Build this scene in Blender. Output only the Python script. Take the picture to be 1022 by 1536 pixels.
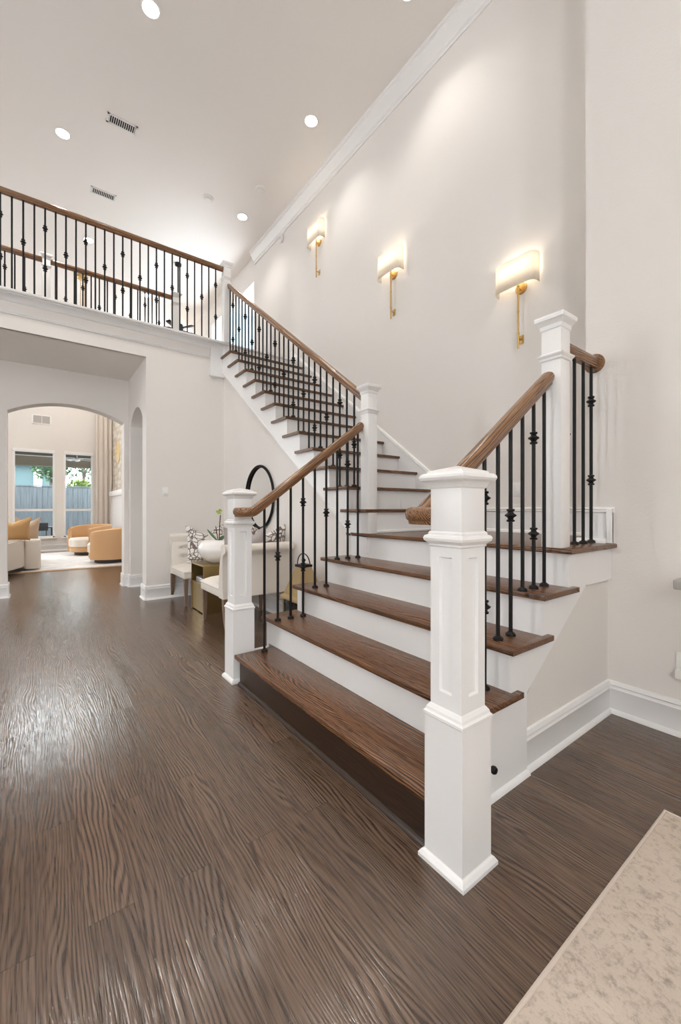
import bpy, bmesh, math, random
from mathutils import Vector, Matrix
random.seed(7)
PI = math.pi
for _o in list(bpy.data.objects):
    bpy.data.objects.remove(_o)
scene = bpy.context.scene
COL = scene.collection

# ------------------------------------------------------------ camera, world, light, exposure
H = 1.18
VA, VB, YH, CXP = 54.0, 1335.0, 762.5, 511.0
FPX = math.sqrt((CXP - VA) * (VB - CXP))
cam_d = bpy.data.cameras.new('camera')
cam = bpy.data.objects.new('camera', cam_d)
COL.objects.link(cam)
scene.camera = cam
cam_d.sensor_fit = 'VERTICAL'
cam_d.sensor_height = 36.0
cam_d.lens = FPX / 1536.0 * 36.0
cam_d.shift_y = (YH - 768.0) / 1536.0
cam_d.clip_start = 0.05
cam_d.clip_end = 200
_n = math.hypot(CXP - VA, FPX)
# camera forward in world: -X component and +Y component
fwd = Vector((-FPX / _n, FPX / math.hypot(VB - CXP, FPX), 0)).normalized()
cam.location = (0, 0, H)
cam.rotation_euler = (PI / 2, 0, math.atan2(fwd.y, fwd.x) - PI / 2)

scene.view_settings.view_transform = 'Standard'
scene.view_settings.look = 'None'
scene.view_settings.exposure = 0.22
scene.view_settings.gamma = 1.0
scene.view_settings.use_curve_mapping = False

WORLD_STRENGTH = 9.5
WORLD_COLOR = (0.93, 0.97, 1.0)
DOWNLIGHT_W = 95.0
SCONCE_W = 1.15
LAMP_W = 8.0

w = bpy.data.worlds.new('daylight')
scene.world = w
w.use_nodes = True
bg = w.node_tree.nodes['Background']
bg.inputs[0].default_value = (*WORLD_COLOR, 1)
bg.inputs[1].default_value = WORLD_STRENGTH
scene.cycles.max_bounces = 10
scene.cycles.diffuse_bounces = 6
scene.cycles.transparent_max_bounces = 12
scene.cycles.sample_clamp_indirect = 6.0
scene.cycles.use_denoising = True

# ------------------------------------------------------------ materials
def mat(name, color, rough=0.6, metal=0.0, bump=None, coat=0.0, spec=0.5):
    m = bpy.data.materials.new(name)
    m.use_nodes = True
    nt = m.node_tree
    b = nt.nodes['Principled BSDF']
    b.inputs['Base Color'].default_value = (*color, 1)
    b.inputs['Roughness'].default_value = rough
    b.inputs['Metallic'].default_value = metal
    b.inputs['Coat Weight'].default_value = coat
    b.inputs['Specular IOR Level'].default_value = spec
    if bump:
        scale, strength, dist = bump
        tc = nt.nodes.new('ShaderNodeTexCoord')
        no = nt.nodes.new('ShaderNodeTexNoise')
        no.inputs['Scale'].default_value = scale
        no.inputs['Detail'].default_value = 4
        bp = nt.nodes.new('ShaderNodeBump')
        bp.inputs['Strength'].default_value = strength
        bp.inputs['Distance'].default_value = dist
        nt.links.new(tc.outputs['Object'], no.inputs['Vector'])
        nt.links.new(no.outputs['Fac'], bp.inputs['Height'])
        nt.links.new(bp.outputs['Normal'], b.inputs['Normal'])
    return m

def noise_color(name, c1, c2, scale, rough=0.8, bump=0.3, dist=0.01, detail=6, stretch=(1, 1, 1), lo=0.35, hi=0.65):
    m = bpy.data.materials.new(name)
    m.use_nodes = True
    nt = m.node_tree
    b = nt.nodes['Principled BSDF']
    b.inputs['Roughness'].default_value = rough
    tc = nt.nodes.new('ShaderNodeTexCoord')
    mp = nt.nodes.new('ShaderNodeMapping')
    mp.inputs['Scale'].default_value = stretch
    no = nt.nodes.new('ShaderNodeTexNoise')
    no.inputs['Scale'].default_value = scale
    no.inputs['Detail'].default_value = detail
    no.inputs['Roughness'].default_value = 0.7
    rp = nt.nodes.new('ShaderNodeValToRGB')
    rp.color_ramp.elements[0].position = lo
    rp.color_ramp.elements[1].position = hi
    rp.color_ramp.elements[0].color = (*c1, 1)
    rp.color_ramp.elements[1].color = (*c2, 1)
    bp = nt.nodes.new('ShaderNodeBump')
    bp.inputs['Strength'].default_value = bump
    bp.inputs['Distance'].default_value = dist
    L = nt.links.new
    L(tc.outputs['Object'], mp.inputs['Vector'])
    L(mp.outputs[0], no.inputs['Vector'])
    L(no.outputs['Fac'], rp.inputs[0])
    L(rp.outputs[0], b.inputs['Base Color'])
    L(no.outputs['Fac'], bp.inputs['Height'])
    L(bp.outputs[0], b.inputs['Normal'])
    return m

def wood(name, dark, mid, light, axis='X', plank=None, rough=0.3, grain=1.0, bump=0.25, ripple=0.0, coat=0.0, slope=0.0, spec=0.5):
    """hardwood: long grain along axis, optional planks (length, width)"""
    m = bpy.data.materials.new(name)
    m.use_nodes = True
    nt = m.node_tree
    b = nt.nodes['Principled BSDF']
    N = nt.nodes.new
    L = nt.links.new
    geo = N('ShaderNodeNewGeometry')
    vec = geo.outputs['Position']
    if axis == 'Y':
        sw = N('ShaderNodeSeparateXYZ')
        cb = N('ShaderNodeCombineXYZ')
        L(vec, sw.inputs[0])
        L(sw.outputs[1], cb.inputs[0]); L(sw.outputs[0], cb.inputs[1]); L(sw.outputs[2], cb.inputs[2])
        vec = cb.outputs[0]
    if slope:
        # follow a sloping member: level out the height along its length
        s0 = N('ShaderNodeSeparateXYZ'); c0 = N('ShaderNodeCombineXYZ'); m0 = N('ShaderNodeMath')
        m0.operation = 'MULTIPLY_ADD'; m0.inputs[1].default_value = -slope
        L(vec, s0.inputs[0]); L(s0.outputs[0], m0.inputs[0]); L(s0.outputs[2], m0.inputs[2])
        L(s0.outputs[0], c0.inputs[0]); L(s0.outputs[1], c0.inputs[1]); L(m0.outputs[0], c0.inputs[2])
        vec = c0.outputs[0]
    rnd = None
    gap = None
    if plank:
        br = N('ShaderNodeTexBrick')
        br.inputs['Scale'].default_value = 1.0
        br.inputs['Brick Width'].default_value = plank[0]
        br.inputs['Row Height'].default_value = plank[1]
        br.inputs['Mortar Size'].default_value = 0.0007
        br.inputs['Mortar Smooth'].default_value = 0.3
        br.offset = 0.37
        br.squash = 1.0
        br.inputs['Color1'].default_value = (0, 0, 0, 1)
        br.inputs['Color2'].default_value = (1, 1, 1, 1)
        br.inputs['Mortar'].default_value = (0.5, 0.5, 0.5, 1)
        L(vec, br.inputs['Vector'])
        rnd = br.outputs['Color']
        gap = br.outputs['Fac']
        sc = N('ShaderNodeVectorMath'); sc.operation = 'MULTIPLY'
        sc.inputs[1].default_value = (3.1, 0.37, 7.7)
        L(rnd, sc.inputs[0])
        ad = N('ShaderNodeVectorMath'); ad.operation = 'ADD'
        L(vec, ad.inputs[0]); L(sc.outputs[0], ad.inputs[1])
        gv = ad.outputs[0]
    else:
        gv = vec
    # long cathedral grain: fine bands across the board, bent by a slow noise stretched along it
    mpd = N('ShaderNodeMapping'); mpd.inputs['Scale'].default_value = (0.95, 5.0, 5.0)
    L(gv, mpd.inputs[0])
    nd = N('ShaderNodeTexNoise'); nd.inputs['Scale'].default_value = 1.0; nd.inputs['Detail'].default_value = 2.5
    nd.inputs['Roughness'].default_value = 0.45
    L(mpd.outputs[0], nd.inputs['Vector'])
    sp = N('ShaderNodeSeparateXYZ'); L(gv, sp.inputs[0])
    yz = N('ShaderNodeMath'); yz.operation = 'ADD'
    L(sp.outputs[1], yz.inputs[0]); L(sp.outputs[2], yz.inputs[1])
    bend = N('ShaderNodeMath'); bend.operation = 'MULTIPLY_ADD'
    bend.inputs[1].default_value = 0.22
    L(nd.outputs['Fac'], bend.inputs[0]); L(yz.outputs[0], bend.inputs[2])
    frq = N('ShaderNodeMath'); frq.operation = 'MULTIPLY'; frq.inputs[1].default_value = 520.0 * grain
    L(bend.outputs[0], frq.inputs[0])
    sn = N('ShaderNodeMath'); sn.operation = 'SINE'; L(frq.outputs[0], sn.inputs[0])
    wv = N('ShaderNodeMapRange'); wv.inputs['From Min'].default_value = -1.0; wv.inputs['From Max'].default_value = 0.6
    L(sn.outputs[0], wv.inputs['Value'])
    mpf = N('ShaderNodeMapping'); mpf.inputs['Scale'].default_value = (3.5, 150.0, 150.0)
    L(gv, mpf.inputs[0])
    nf = N('ShaderNodeTexNoise'); nf.inputs['Scale'].default_value = 1.0; nf.inputs['Detail'].default_value = 4
    L(mpf.outputs[0], nf.inputs['Vector'])
    # the bands fade in and out, so some boards are plain and some figured
    mpa = N('ShaderNodeMapping'); mpa.inputs['Scale'].default_value = (0.8, 9.0, 9.0); mpa.inputs['Location'].default_value = (4.1, 2.3, 1.7)
    L(gv, mpa.inputs[0])
    na = N('ShaderNodeTexNoise'); na.inputs['Scale'].default_value = 1.0; na.inputs['Detail'].default_value = 1.0
    L(mpa.outputs[0], na.inputs['Vector'])
    am = N('ShaderNodeMapRange'); am.inputs['From Min'].default_value = 0.35; am.inputs['From Max'].default_value = 0.65
    am.inputs['To Min'].default_value = 0.92; am.inputs['To Max'].default_value = 0.5
    L(na.outputs['Fac'], am.inputs['Value'])
    mx0 = N('ShaderNodeMix'); mx0.data_type = 'FLOAT'
    L(am.outputs[0], mx0.inputs[0])
    L(wv.outputs[0], mx0.inputs[2]); L(nf.outputs['Fac'], mx0.inputs[3])
    # short dark open pores
    mpp = N('ShaderNodeMapping'); mpp.inputs['Scale'].default_value = (11.0, 330.0, 330.0)
    L(gv, mpp.inputs[0])
    np_ = N('ShaderNodeTexNoise'); np_.inputs['Scale'].default_value = 1.0; np_.inputs['Detail'].default_value = 1.0
    L(mpp.outputs[0], np_.inputs['Vector'])
    pm = N('ShaderNodeMapRange'); pm.inputs['From Min'].default_value = 0.30; pm.inputs['From Max'].default_value = 0.48
    pm.inputs['To Min'].default_value = -0.28; pm.inputs['To Max'].default_value = 0.0
    L(np_.outputs['Fac'], pm.inputs['Value'])
    mx = N('ShaderNodeMath'); mx.operation = 'ADD'
    L(mx0.outputs[0], mx.inputs[0]); L(pm.outputs[0], mx.inputs[1])
    rp = N('ShaderNodeValToRGB')
    e = rp.color_ramp.elements
    e[0].position = 0.22; e[0].color = (*dark, 1)
    e[1].position = 0.78; e[1].color = (*light, 1)
    k = e.new(0.45); k.color = (*mid, 1)
    L(mx.outputs[0], rp.inputs[0])
    colr = rp.outputs[0]
    if rnd:
        mr = N('ShaderNodeMapRange'); mr.inputs['To Min'].default_value = 0.84; mr.inputs['To Max'].default_value = 1.14
        L(rnd, mr.inputs['Value'])
        mm = N('ShaderNodeVectorMath'); mm.operation = 'SCALE'
        L(colr, mm.inputs[0]); L(mr.outputs[0], mm.inputs['Scale'])
        mg = N('ShaderNodeMix'); mg.data_type = 'RGBA'
        mg.inputs[7].default_value = (dark[0] * .35, dark[1] * .35, dark[2] * .35, 1)
        L(gap, mg.inputs[0]); L(mm.outputs[0], mg.inputs[6])
        colr = mg.outputs[2]
    L(colr, b.inputs['Base Color'])
    b.inputs['Roughness'].default_value = rough
    b.inputs['Specular IOR Level'].default_value = spec
    b.inputs['Coat Weight'].default_value = coat
    b.inputs['Coat Roughness'].default_value = 0.15
    bp = N('ShaderNodeBump'); bp.inputs['Strength'].default_value = bump; bp.inputs['Distance'].default_value = 0.002
    L(mx.outputs[0], bp.inputs['Height'])
    nrm = bp.outputs[0]
    if ripple:
        mpr = N('ShaderNodeMapping'); mpr.inputs['Scale'].default_value = (7.0, 26.0, 9.0)
        L(gv, mpr.inputs[0])
        nr = N('ShaderNodeTexNoise'); nr.inputs['Scale'].default_value = 1.0; nr.inputs['Detail'].default_value = 1.5
        L(mpr.outputs[0], nr.inputs['Vector'])
        b2 = N('ShaderNodeBump'); b2.inputs['Strength'].default_value = ripple; b2.inputs['Distance'].default_value = 0.006
        L(nr.outputs['Fac'], b2.inputs['Height']); L(nrm, b2.inputs['Normal'])
        nrm = b2.outputs[0]
    L(nrm, b.inputs['Normal'])
    return m

def emit(name, color, strength):
    m = bpy.data.materials.new(name)
    m.use_nodes = True
    nt = m.node_tree
    nt.nodes.remove(nt.nodes['Principled BSDF'])
    e = nt.nodes.new('ShaderNodeEmission')
    e.inputs[0].default_value = (*color, 1)
    e.inputs[1].default_value = strength
    nt.links.new(e.outputs[0], nt.nodes['Material Output'].inputs[0])
    return m

def glass_thin(name, tint=(0.96, 0.98, 0.98)):
    m = bpy.data.materials.new(name)
    m.use_nodes = True
    nt = m.node_tree
    nt.nodes.remove(nt.nodes['Principled BSDF'])
    t = nt.nodes.new('ShaderNodeBsdfTransparent'); t.inputs[0].default_value = (*tint, 1)
    g = nt.nodes.new('ShaderNodeBsdfGlossy'); g.inputs['Roughness'].default_value = 0.02
    f = nt.nodes.new('ShaderNodeFresnel'); f.inputs[0].default_value = 1.3
    x = nt.nodes.new('ShaderNodeMixShader')
    nt.links.new(f.outputs[0], x.inputs[0]); nt.links.new(t.outputs[0], x.inputs[1]); nt.links.new(g.outputs[0], x.inputs[2])
    nt.links.new(x.outputs[0], nt.nodes['Material Output'].inputs[0])
    return m

def shade_fabric(name, color):
    m = bpy.data.materials.new(name)
    m.use_nodes = True
    nt = m.node_tree
    nt.nodes.remove(nt.nodes['Principled BSDF'])
    d = nt.nodes.new('ShaderNodeBsdfDiffuse'); d.inputs[0].default_value = (*color, 1)
    t = nt.nodes.new('ShaderNodeBsdfTranslucent'); t.inputs[0].default_value = (*color, 1)
    x = nt.nodes.new('ShaderNodeMixShader'); x.inputs[0].default_value = 0.5
    nt.links.new(d.outputs[0], x.inputs[1]); nt.links.new(t.outputs[0], x.inputs[2])
    nt.links.new(x.outputs[0], nt.nodes['Material Output'].inputs[0])
    return m

def lattice(name, base, line):
    m = bpy.data.materials.new(name)
    m.use_nodes = True
    nt = m.node_tree
    b = nt.nodes['Principled BSDF']
    b.inputs['Roughness'].default_value = 0.9
    N = nt.nodes.new; L = nt.links.new
    tc = N('ShaderNodeTexCoord')
    no = N('ShaderNodeTexNoise'); no.inputs['Scale'].default_value = 9
    L(tc.outputs['Object'], no.inputs['Vector'])
    s = N('ShaderNodeVectorMath'); s.operation = 'SCALE'; s.inputs['Scale'].default_value = 0.05
    L(no.outputs['Color'], s.inputs[0])
    a = N('ShaderNodeVectorMath'); a.operation = 'ADD'
    L(tc.outputs['Object'], a.inputs[0]); L(s.outputs[0], a.inputs[1])
    fs = []
    for sc, wd in ((13, 0.055), (9, 0.045)):
        v = N('ShaderNodeTexVoronoi'); v.feature = 'DISTANCE_TO_EDGE'; v.inputs['Scale'].default_value = sc
        v.inputs['Randomness'].default_value = 0.55
        L(a.outputs[0], v.inputs['Vector'])
        c = N('ShaderNodeMath'); c.operation = 'LESS_THAN'; c.inputs[1].default_value = wd
        L(v.outputs['Distance'], c.inputs[0]); fs.append(c.outputs[0])
    mxm = N('ShaderNodeMath'); mxm.operation = 'MAXIMUM'
    L(fs[0], mxm.inputs[0]); L(fs[1], mxm.inputs[1])
    mc = N('ShaderNodeMix'); mc.data_type = 'RGBA'
    mc.inputs[6].default_value = (*base, 1); mc.inputs[7].default_value = (*line, 1)
    L(mxm.outputs[0], mc.inputs[0]); L(mc.outputs[2], b.inputs['Base Color'])
    return m

def stone_mat(name):
    m = bpy.data.materials.new(name)
    m.use_nodes = True
    nt = m.node_tree
    b = nt.nodes['Principled BSDF']; b.inputs['Roughness'].default_value = 0.9
    N = nt.nodes.new; L = nt.links.new
    tc = N('ShaderNodeTexCoord')
    mp = N('ShaderNodeMapping'); mp.inputs['Scale'].default_value = (2.6, 2.6, 8.0)
    L(tc.outputs['Object'], mp.inputs[0])
    v = N('ShaderNodeTexVoronoi'); v.inputs['Scale'].default_value = 1.0
    L(mp.outputs[0], v.inputs['Vector'])
    no = N('ShaderNodeTexNoise'); no.inputs['Scale'].default_value = 25
    L(tc.outputs['Object'], no.inputs['Vector'])
    rp = N('ShaderNodeValToRGB')
    rp.color_ramp.elements[0].color = (.82, .76, .68, 1); rp.color_ramp.elements[1].color = (.5, .42, .33, 1)
    rp.color_ramp.elements[1].position = 0.95
    L(v.outputs['Distance'], rp.inputs[0])
    L(rp.outputs[0], b.inputs['Base Color'])
    bp = N('ShaderNodeBump'); bp.inputs['Strength'].default_value = 0.8; bp.inputs['Distance'].default_value = 0.04; bp.invert = True
    L(v.outputs['Distance'], bp.inputs['Height']); L(bp.outputs[0], b.inputs['Normal'])
    return m

M = {}
M['wall'] = mat('wall_paint', (.735, .70, .665), .75, bump=(85, .22, .004))
M['ceil'] = mat('ceiling_paint', (.86, .83, .80), .85, bump=(60, .12, .003))
M['trim'] = mat('trim_paint', (.79, .78, .77), .35)
M['riser'] = mat('riser_paint', (.80, .79, .78), .4)
M['floor'] = wood('floor_wood', (.040, .022, .013), (.108, .066, .044), (.165, .108, .077), 'X', (1.35, .118), .16, 1.0, .35, .28, spec=.8)
M['tread'] = wood('tread_wood', (.022, .008, .004), (.11, .047, .020), (.255, .122, .058), 'X', None, .25, 1.2, .25)
M['tread_y'] = wood('tread_wood_cross', (.022, .008, .004), (.11, .047, .020), (.255, .122, .058), 'Y', None, .25, 1.2, .25)
M['dark_riser'] = wood('stained_riser_wood', (.013, .006, .003), (.030, .015, .008), (.05, .026, .014), 'X', None, .3, 1.0, .2)
M['rail'] = wood('handrail_wood', (.06, .026, .012), (.20, .098, .046), (.33, .178, .09), 'Y', None, .18, 1.0, .1, slope=.735)
M['rail_level'] = wood('level_handrail_wood', (.06, .026, .012), (.20, .098, .046), (.33, .178, .09), 'Y', None, .18, 1.0, .1)
M['rail_x'] = wood('handrail_wood_cross', (.06, .026, .012), (.20, .098, .046), (.33, .178, .09), 'X', None, .18, 1.0, .1, slope=-.749)
M['iron'] = mat('black_iron', (.012, .011, .011), .45, .6)
M['brass'] = mat('brushed_brass', (.62, .42, .17), .32, 1.0)
M['antique'] = mat('antique_brass', (.33, .24, .105), .38, 1.0)
M['lantern_brass'] = mat('lantern_brass', (.50, .38, .21), .5, .8)
M['linen'] = mat('cream_linen', (.72, .665, .60), .9, bump=(350, .25, .002))
M['leg'] = wood('taupe_leg_wood', (.09, .05, .03), (.20, .125, .08), (.28, .19, .13), 'X', None, .45)
M['shade'] = shade_fabric('lamp_shade_linen', (.95, .91, .84))
M['plastic'] = mat('white_plastic', (.80, .79, .77), .4)
M['dark'] = mat('painted_cavity_shade', (.03, .03, .03), .8)  # near-black colour standing in for shade behind the vent louvres
M['vent'] = mat('vent_grey', (.42, .39, .37), .6)
M['glow'] = emit('downlight_glow', (1, .97, .92), 14)
M['bulb'] = emit('bulb_glow', (1, .86, .66), 5)
M['rug'] = noise_color('entry_rug', (.33, .27, .22), (.62, .53, .45), 45, .95, .6, .006, 10, lo=.30, hi=.52)
M['rug_edge'] = mat('rug_binding', (.58, .50, .43), .95, bump=(300, .4, .003))
M['area_rug'] = noise_color('living_rug', (.60, .61, .63), (.80, .79, .78), 3, .95, .2)
M['jute'] = mat('jute_border', (.50, .36, .24), .95, bump=(200, .4, .004))
M['glass'] = glass_thin('window_glass')
M['mirror'] = mat('mirror_glass', (.92, .93, .93), .02, 1.0)
M['ceramic'] = mat('white_ceramic', (.82, .79, .76), .12, coat=.4)
M['leaf'] = mat('orchid_leaf', (.05, .15, .05), .4)
M['petal'] = mat('lime_petal', (.42, .55, .09), .6)
M['stem'] = mat('brown_stem', (.10, .07, .05), .7)
M['lattice'] = lattice('lattice_fabric', (.76, .73, .69), (.17, .13, .12))
M['grey_velvet'] = mat('grey_velvet', (.42, .38, .36), .7)
M['tan'] = mat('tan_leather', (.60, .36, .18), .6, bump=(120, .1, .003))
M['taupe'] = mat('taupe_fabric', (.50, .38, .27), .9, bump=(300, .2, .002))
M['camel'] = mat('camel_velvet', (.62, .38, .17), .8)
M['black_wood'] = mat('black_wood', (.03, .02, .016), .5)
M['curtain'] = mat('curtain_linen', (.74, .68, .62), .9)
M['stone'] = stone_mat('pale_stone')
M['gold'] = mat('pale_gold', (.75, .57, .30), .45, .7)
M['blue'] = mat('pale_blue_paint', (.60, .74, .82), .8)
M['fence'] = noise_color('fence_wood', (.085, .10, .115), (.14, .165, .18), 3, .8, .2, stretch=(1, 6, .4))
M['siding'] = mat('blue_green_siding', (.075, .125, .135), .8)
M['roofing'] = mat('grey_shingles', (.10, .12, .14), .9)
M['foliage'] = noise_color('tree_leaves', (.015, .055, .02), (.06, .13, .05), 6, .7, .1)
M['shrub'] = noise_color('lime_leaves', (.08, .14, .02), (.17, .23, .05), 6, .7, .1)
M['bark'] = mat('tree_bark', (.10, .08, .07), .9)
M['patio_ceil'] = mat('patio_ceiling', (.05, .045, .033), .8)
M['patio_beam'] = mat('patio_beam_paint', (.17, .14, .10), .8)
M['concrete'] = mat('patio_concrete', (.12, .115, .11), .9)
M['patio_black'] = mat('patio_black', (.015, .016, .016), .6)
M['console'] = mat('console_grey', (.36, .345, .33), .6)
M['silver'] = mat('silver_box', (.55, .53, .55), .3, .7)

# ------------------------------------------------------------ mesh helpers
class MB:
    def __init__(self):
        self.bm = bmesh.new()

    def box(self, x0, x1, y0, y1, z0, z1, bev=0.0, seg=2):
        x0, x1 = min(x0, x1), max(x0, x1); y0, y1 = min(y0, y1), max(y0, y1); z0, z1 = min(z0, z1), max(z0, z1)
        v = [self.bm.verts.new(p) for p in ((x0, y0, z0), (x1, y0, z0), (x1, y1, z0), (x0, y1, z0), (x0, y0, z1), (x1, y0, z1), (x1, y1, z1), (x0, y1, z1))]
        f = [self.bm.faces.new([v[i] for i in q]) for q in ((3, 2, 1, 0), (4, 5, 6, 7), (0, 1, 5, 4), (1, 2, 6, 5), (2, 3, 7, 6), (3, 0, 4, 7))]
        if bev > 0:
            es = list({e for q in f for e in q.edges})
            bmesh.ops.bevel(self.bm, geom=es, offset=bev, segments=seg, affect='EDGES', profile=0.5)
        return self

    def prism(self, poly, axis, a0, a1):
        """poly: 2-D outline; axis 'X' -> (y,z), 'Y' -> (x,z), 'Z' -> (x,y)"""
        def P(p, a):
            return (a, p[0], p[1]) if axis == 'X' else ((p[0], a, p[1]) if axis == 'Y' else (p[0], p[1], a))
        A = [self.bm.verts.new(P(p, a0)) for p in poly]
        B = [self.bm.verts.new(P(p, a1)) for p in poly]
        n = len(poly)
        self.bm.faces.new(A[::-1]); self.bm.faces.new(B)
        for i in range(n):
            j = (i + 1) % n
            self.bm.faces.new((A[i], A[j], B[j], B[i]))
        return self

    def cyl(self, p0, p1, r0, r1=None, seg=12, cap=True):
        r1 = r0 if r1 is None else r1
        p0 = Vector(p0); p1 = Vector(p1)
        d = (p1 - p0).normalized()
        u = d.orthogonal().normalized(); v = d.cross(u)
        A = []; B = []
        for i in range(seg):
            a = 2 * PI * i / seg
            o = u * math.cos(a) + v * math.sin(a)
            A.append(self.bm.verts.new(p0 + o * r0)); B.append(self.bm.verts.new(p1 + o * r1))
        for i in range(seg):
            j = (i + 1) % seg
            self.bm.faces.new((A[i], A[j], B[j], B[i]))
        if cap:
            self.bm.faces.new(A[::-1]); self.bm.faces.new(B)
        return self

    def lathe(self, prof, c=(0, 0, 0), axis='Z', seg=32, sq=False):
        """prof: list of (r, h); sq: square plan (r is half side)"""
        rings = []
        n = 4 if sq else seg
        for r, h in prof:
            ring = []
            for i in range(n):
                if sq:
                    sx, sy = ((-1, -1), (1, -1), (1, 1), (-1, 1))[i]
                    q = (r * sx, r * sy, h)
                else:
                    a = 2 * PI * i / n
                    q = (r * math.cos(a), r * math.sin(a), h)
                if axis == 'Y':
                    q = (q[0], -q[2], q[1])
                elif axis == 'X':
                    q = (q[2], q[0], q[1])
                ring.append(self.bm.verts.new((c[0] + q[0], c[1] + q[1], c[2] + q[2])))
            rings.append(ring)
        for a, b in zip(rings, rings[1:]):
            for i in range(n):
                j = (i + 1) % n
                self.bm.faces.new((a[i], a[j], b[j], b[i]))
        self.bm.faces.new(rings[0][::-1]); self.bm.faces.new(rings[-1])
        return self

    def sweep(self, prof, path, closed=False, up=(0, 0, 1)):
        """prof: closed 2-D outline (side, up); path: 3-D points"""
        path = [Vector(p) for p in path]
        n = len(path)
        rings = []
        for i, p in enumerate(path):
            if closed:
                t = (path[(i + 1) % n] - path[i - 1]).normalized(); k = 1.0
            else:
                a = (path[i] - path[i - 1]).normalized() if i else (path[1] - path[0]).normalized()
                b = (path[i + 1] - path[i]).normalized() if i < n - 1 else a
                t = (a + b).normalized()
                k = 1.0 / max(0.5, math.sqrt(max(0.0, (1 + a.dot(b)) / 2)))
            U = Vector(up)
            s = t.cross(U).normalized()
            u = s.cross(t).normalized()
            rings.append([self.bm.verts.new(p + s * (x) + u * y) for x, y in prof])
        m = len(prof)
        pairs = list(zip(rings, rings[1:])) + ([(rings[-1], rings[0])] if closed else [])
        for a, b in pairs:
            for i in range(m):
                j = (i + 1) % m
                self.bm.faces.new((a[i], a[j], b[j], b[i]))
        if not closed:
            self.bm.faces.new(rings[0][::-1]); self.bm.faces.new(rings[-1])
        return self

    def tube(self, path, r, seg=10, closed=False, up=(0, 0, 1)):
        return self.sweep([(r * math.cos(2 * PI * i / seg), r * math.sin(2 * PI * i / seg)) for i in range(seg)], path, closed, up)

    def grid(self, fn, nu, nv, wrap_u=False):
        V = [[self.bm.verts.new(fn(i / nu, j / nv)) for j in range(nv + 1)] for i in range(nu if wrap_u else nu + 1)]
        for i in range(nu):
            a = V[i]; b = V[(i + 1) % len(V)]
            for j in range(nv):
                self.bm.faces.new((a[j], b[j], b[j + 1], a[j + 1]))
        return self

    def quad(self, *p):
        self.bm.faces.new([self.bm.verts.new(q) for q in p]); return self

    def build(self, name, m, parent=None, world=True, smooth=35):
        bmesh.ops.remove_doubles(self.bm, verts=self.bm.verts, dist=1e-6)
        bmesh.ops.recalc_face_normals(self.bm, faces=self.bm.faces)
        me = bpy.data.meshes.new(name)
        self.bm.to_mesh(me); self.bm.free()
        off = Vector((0, 0, 0))
        if parent is not None and world:
            q = parent
            while q is not None:
                off += q.location; q = q.parent
            me.transform(Matrix.Translation(-off))
        if smooth:
            me.polygons.foreach_set('use_smooth', [True] * len(me.polygons))
            me.set_sharp_from_angle(angle=math.radians(smooth))
        me.materials.append(M[m])
        o = bpy.data.objects.new(name, me)
        COL.objects.link(o)
        if parent is not None:
            o.parent = parent
        return o

def thing(name, label, cat, loc=(0, 0, 0), rz=0.0, group=None):
    o = bpy.data.objects.new(name, None)
    COL.objects.link(o)
    o.empty_display_size = 0.1
    o.location = loc; o.rotation_euler = (0, 0, rz)
    o['label'] = label; o['category'] = cat
    if group: o['group'] = group
    return o

def tag(o, label, cat, group=None, kind=None):
    o['label'] = label; o['category'] = cat
    if group: o['group'] = group
    if kind: o['kind'] = kind
    return o

def struct(o):
    o['kind'] = 'structure'
    return o

def arc(c, r, a0, a1, n):
    return [(c[0] + r * math.cos(a0 + (a1 - a0) * i / n), c[1] + r * math.sin(a0 + (a1 - a0) * i / n)) for i in range(n + 1)]

# ------------------------------------------------------------ key dimensions
R = 0.1955
N1, RUN = 1.07, 0.263                  # first nosing, lower run
XL, XR = -2.77, -0.937                 # tread ends of the lower flight
LZ = 5 * R                             # landing
LY = N1 + 4 * RUN                      # landing nosing
WB = 3.27                              # sconce wall
WR = 2.685                             # right wall
XRC = -1.105                           # right wall outer corner
YU = 2.10                              # left nosing of the upper flight
UX, URUN = -2.482, 0.259
FZ = 18 * R                            # upper floor
FX = UX - 12 * URUN                    # its nosing
CZ = 5.9
WX = -5.72                             # hall wall
XA = -6.95                             # arch wall
XW = -13.9                             # living room window wall
OY = 1.135                             # passage wall
HZ = 3.125                             # hall soffit
YA = 2.16                              # alcove wall below the stairs

# ------------------------------------------------------------ structure
struct(MB().box(XW, 3.5, -6, 5.0, -.12, 0).build('floor', 'floor'))
struct(MB().box(XW - .2, 3.5, -6, 5.2, CZ, CZ + .15).build('ceiling', 'ceil'))
struct(MB().box(XRC, 3.5, WR, WR + .12, 0, CZ).build('wall_right', 'wall'))
struct(MB().box(XRC, XRC + .12, WR + .12, WB + .12, 0, CZ).build('wall_right_return', 'wall'))
# sconce wall with the cased opening upstairs
b = MB()
b.box(-7.1, XRC, WB, WB + .12, 0, CZ)
b.box(-9.4, -7.1, WB, WB + .12, 5.42, CZ)
b.box(-11.0, -9.4, WB, WB + .12, FZ - .3, CZ)
struct(b.build('wall_sconces', 'wall'))
b = MB()
b.box(-9.4, -7.1, 4.7, 4.8, FZ - .02, CZ)
b.box(-9.5, -9.4, WB + .12, 4.7, FZ, CZ)
b.box(-7.1, -7.0, WB + .12, 4.7, FZ, CZ)
struct(b.build('wall_upper_room', 'blue'))
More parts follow.
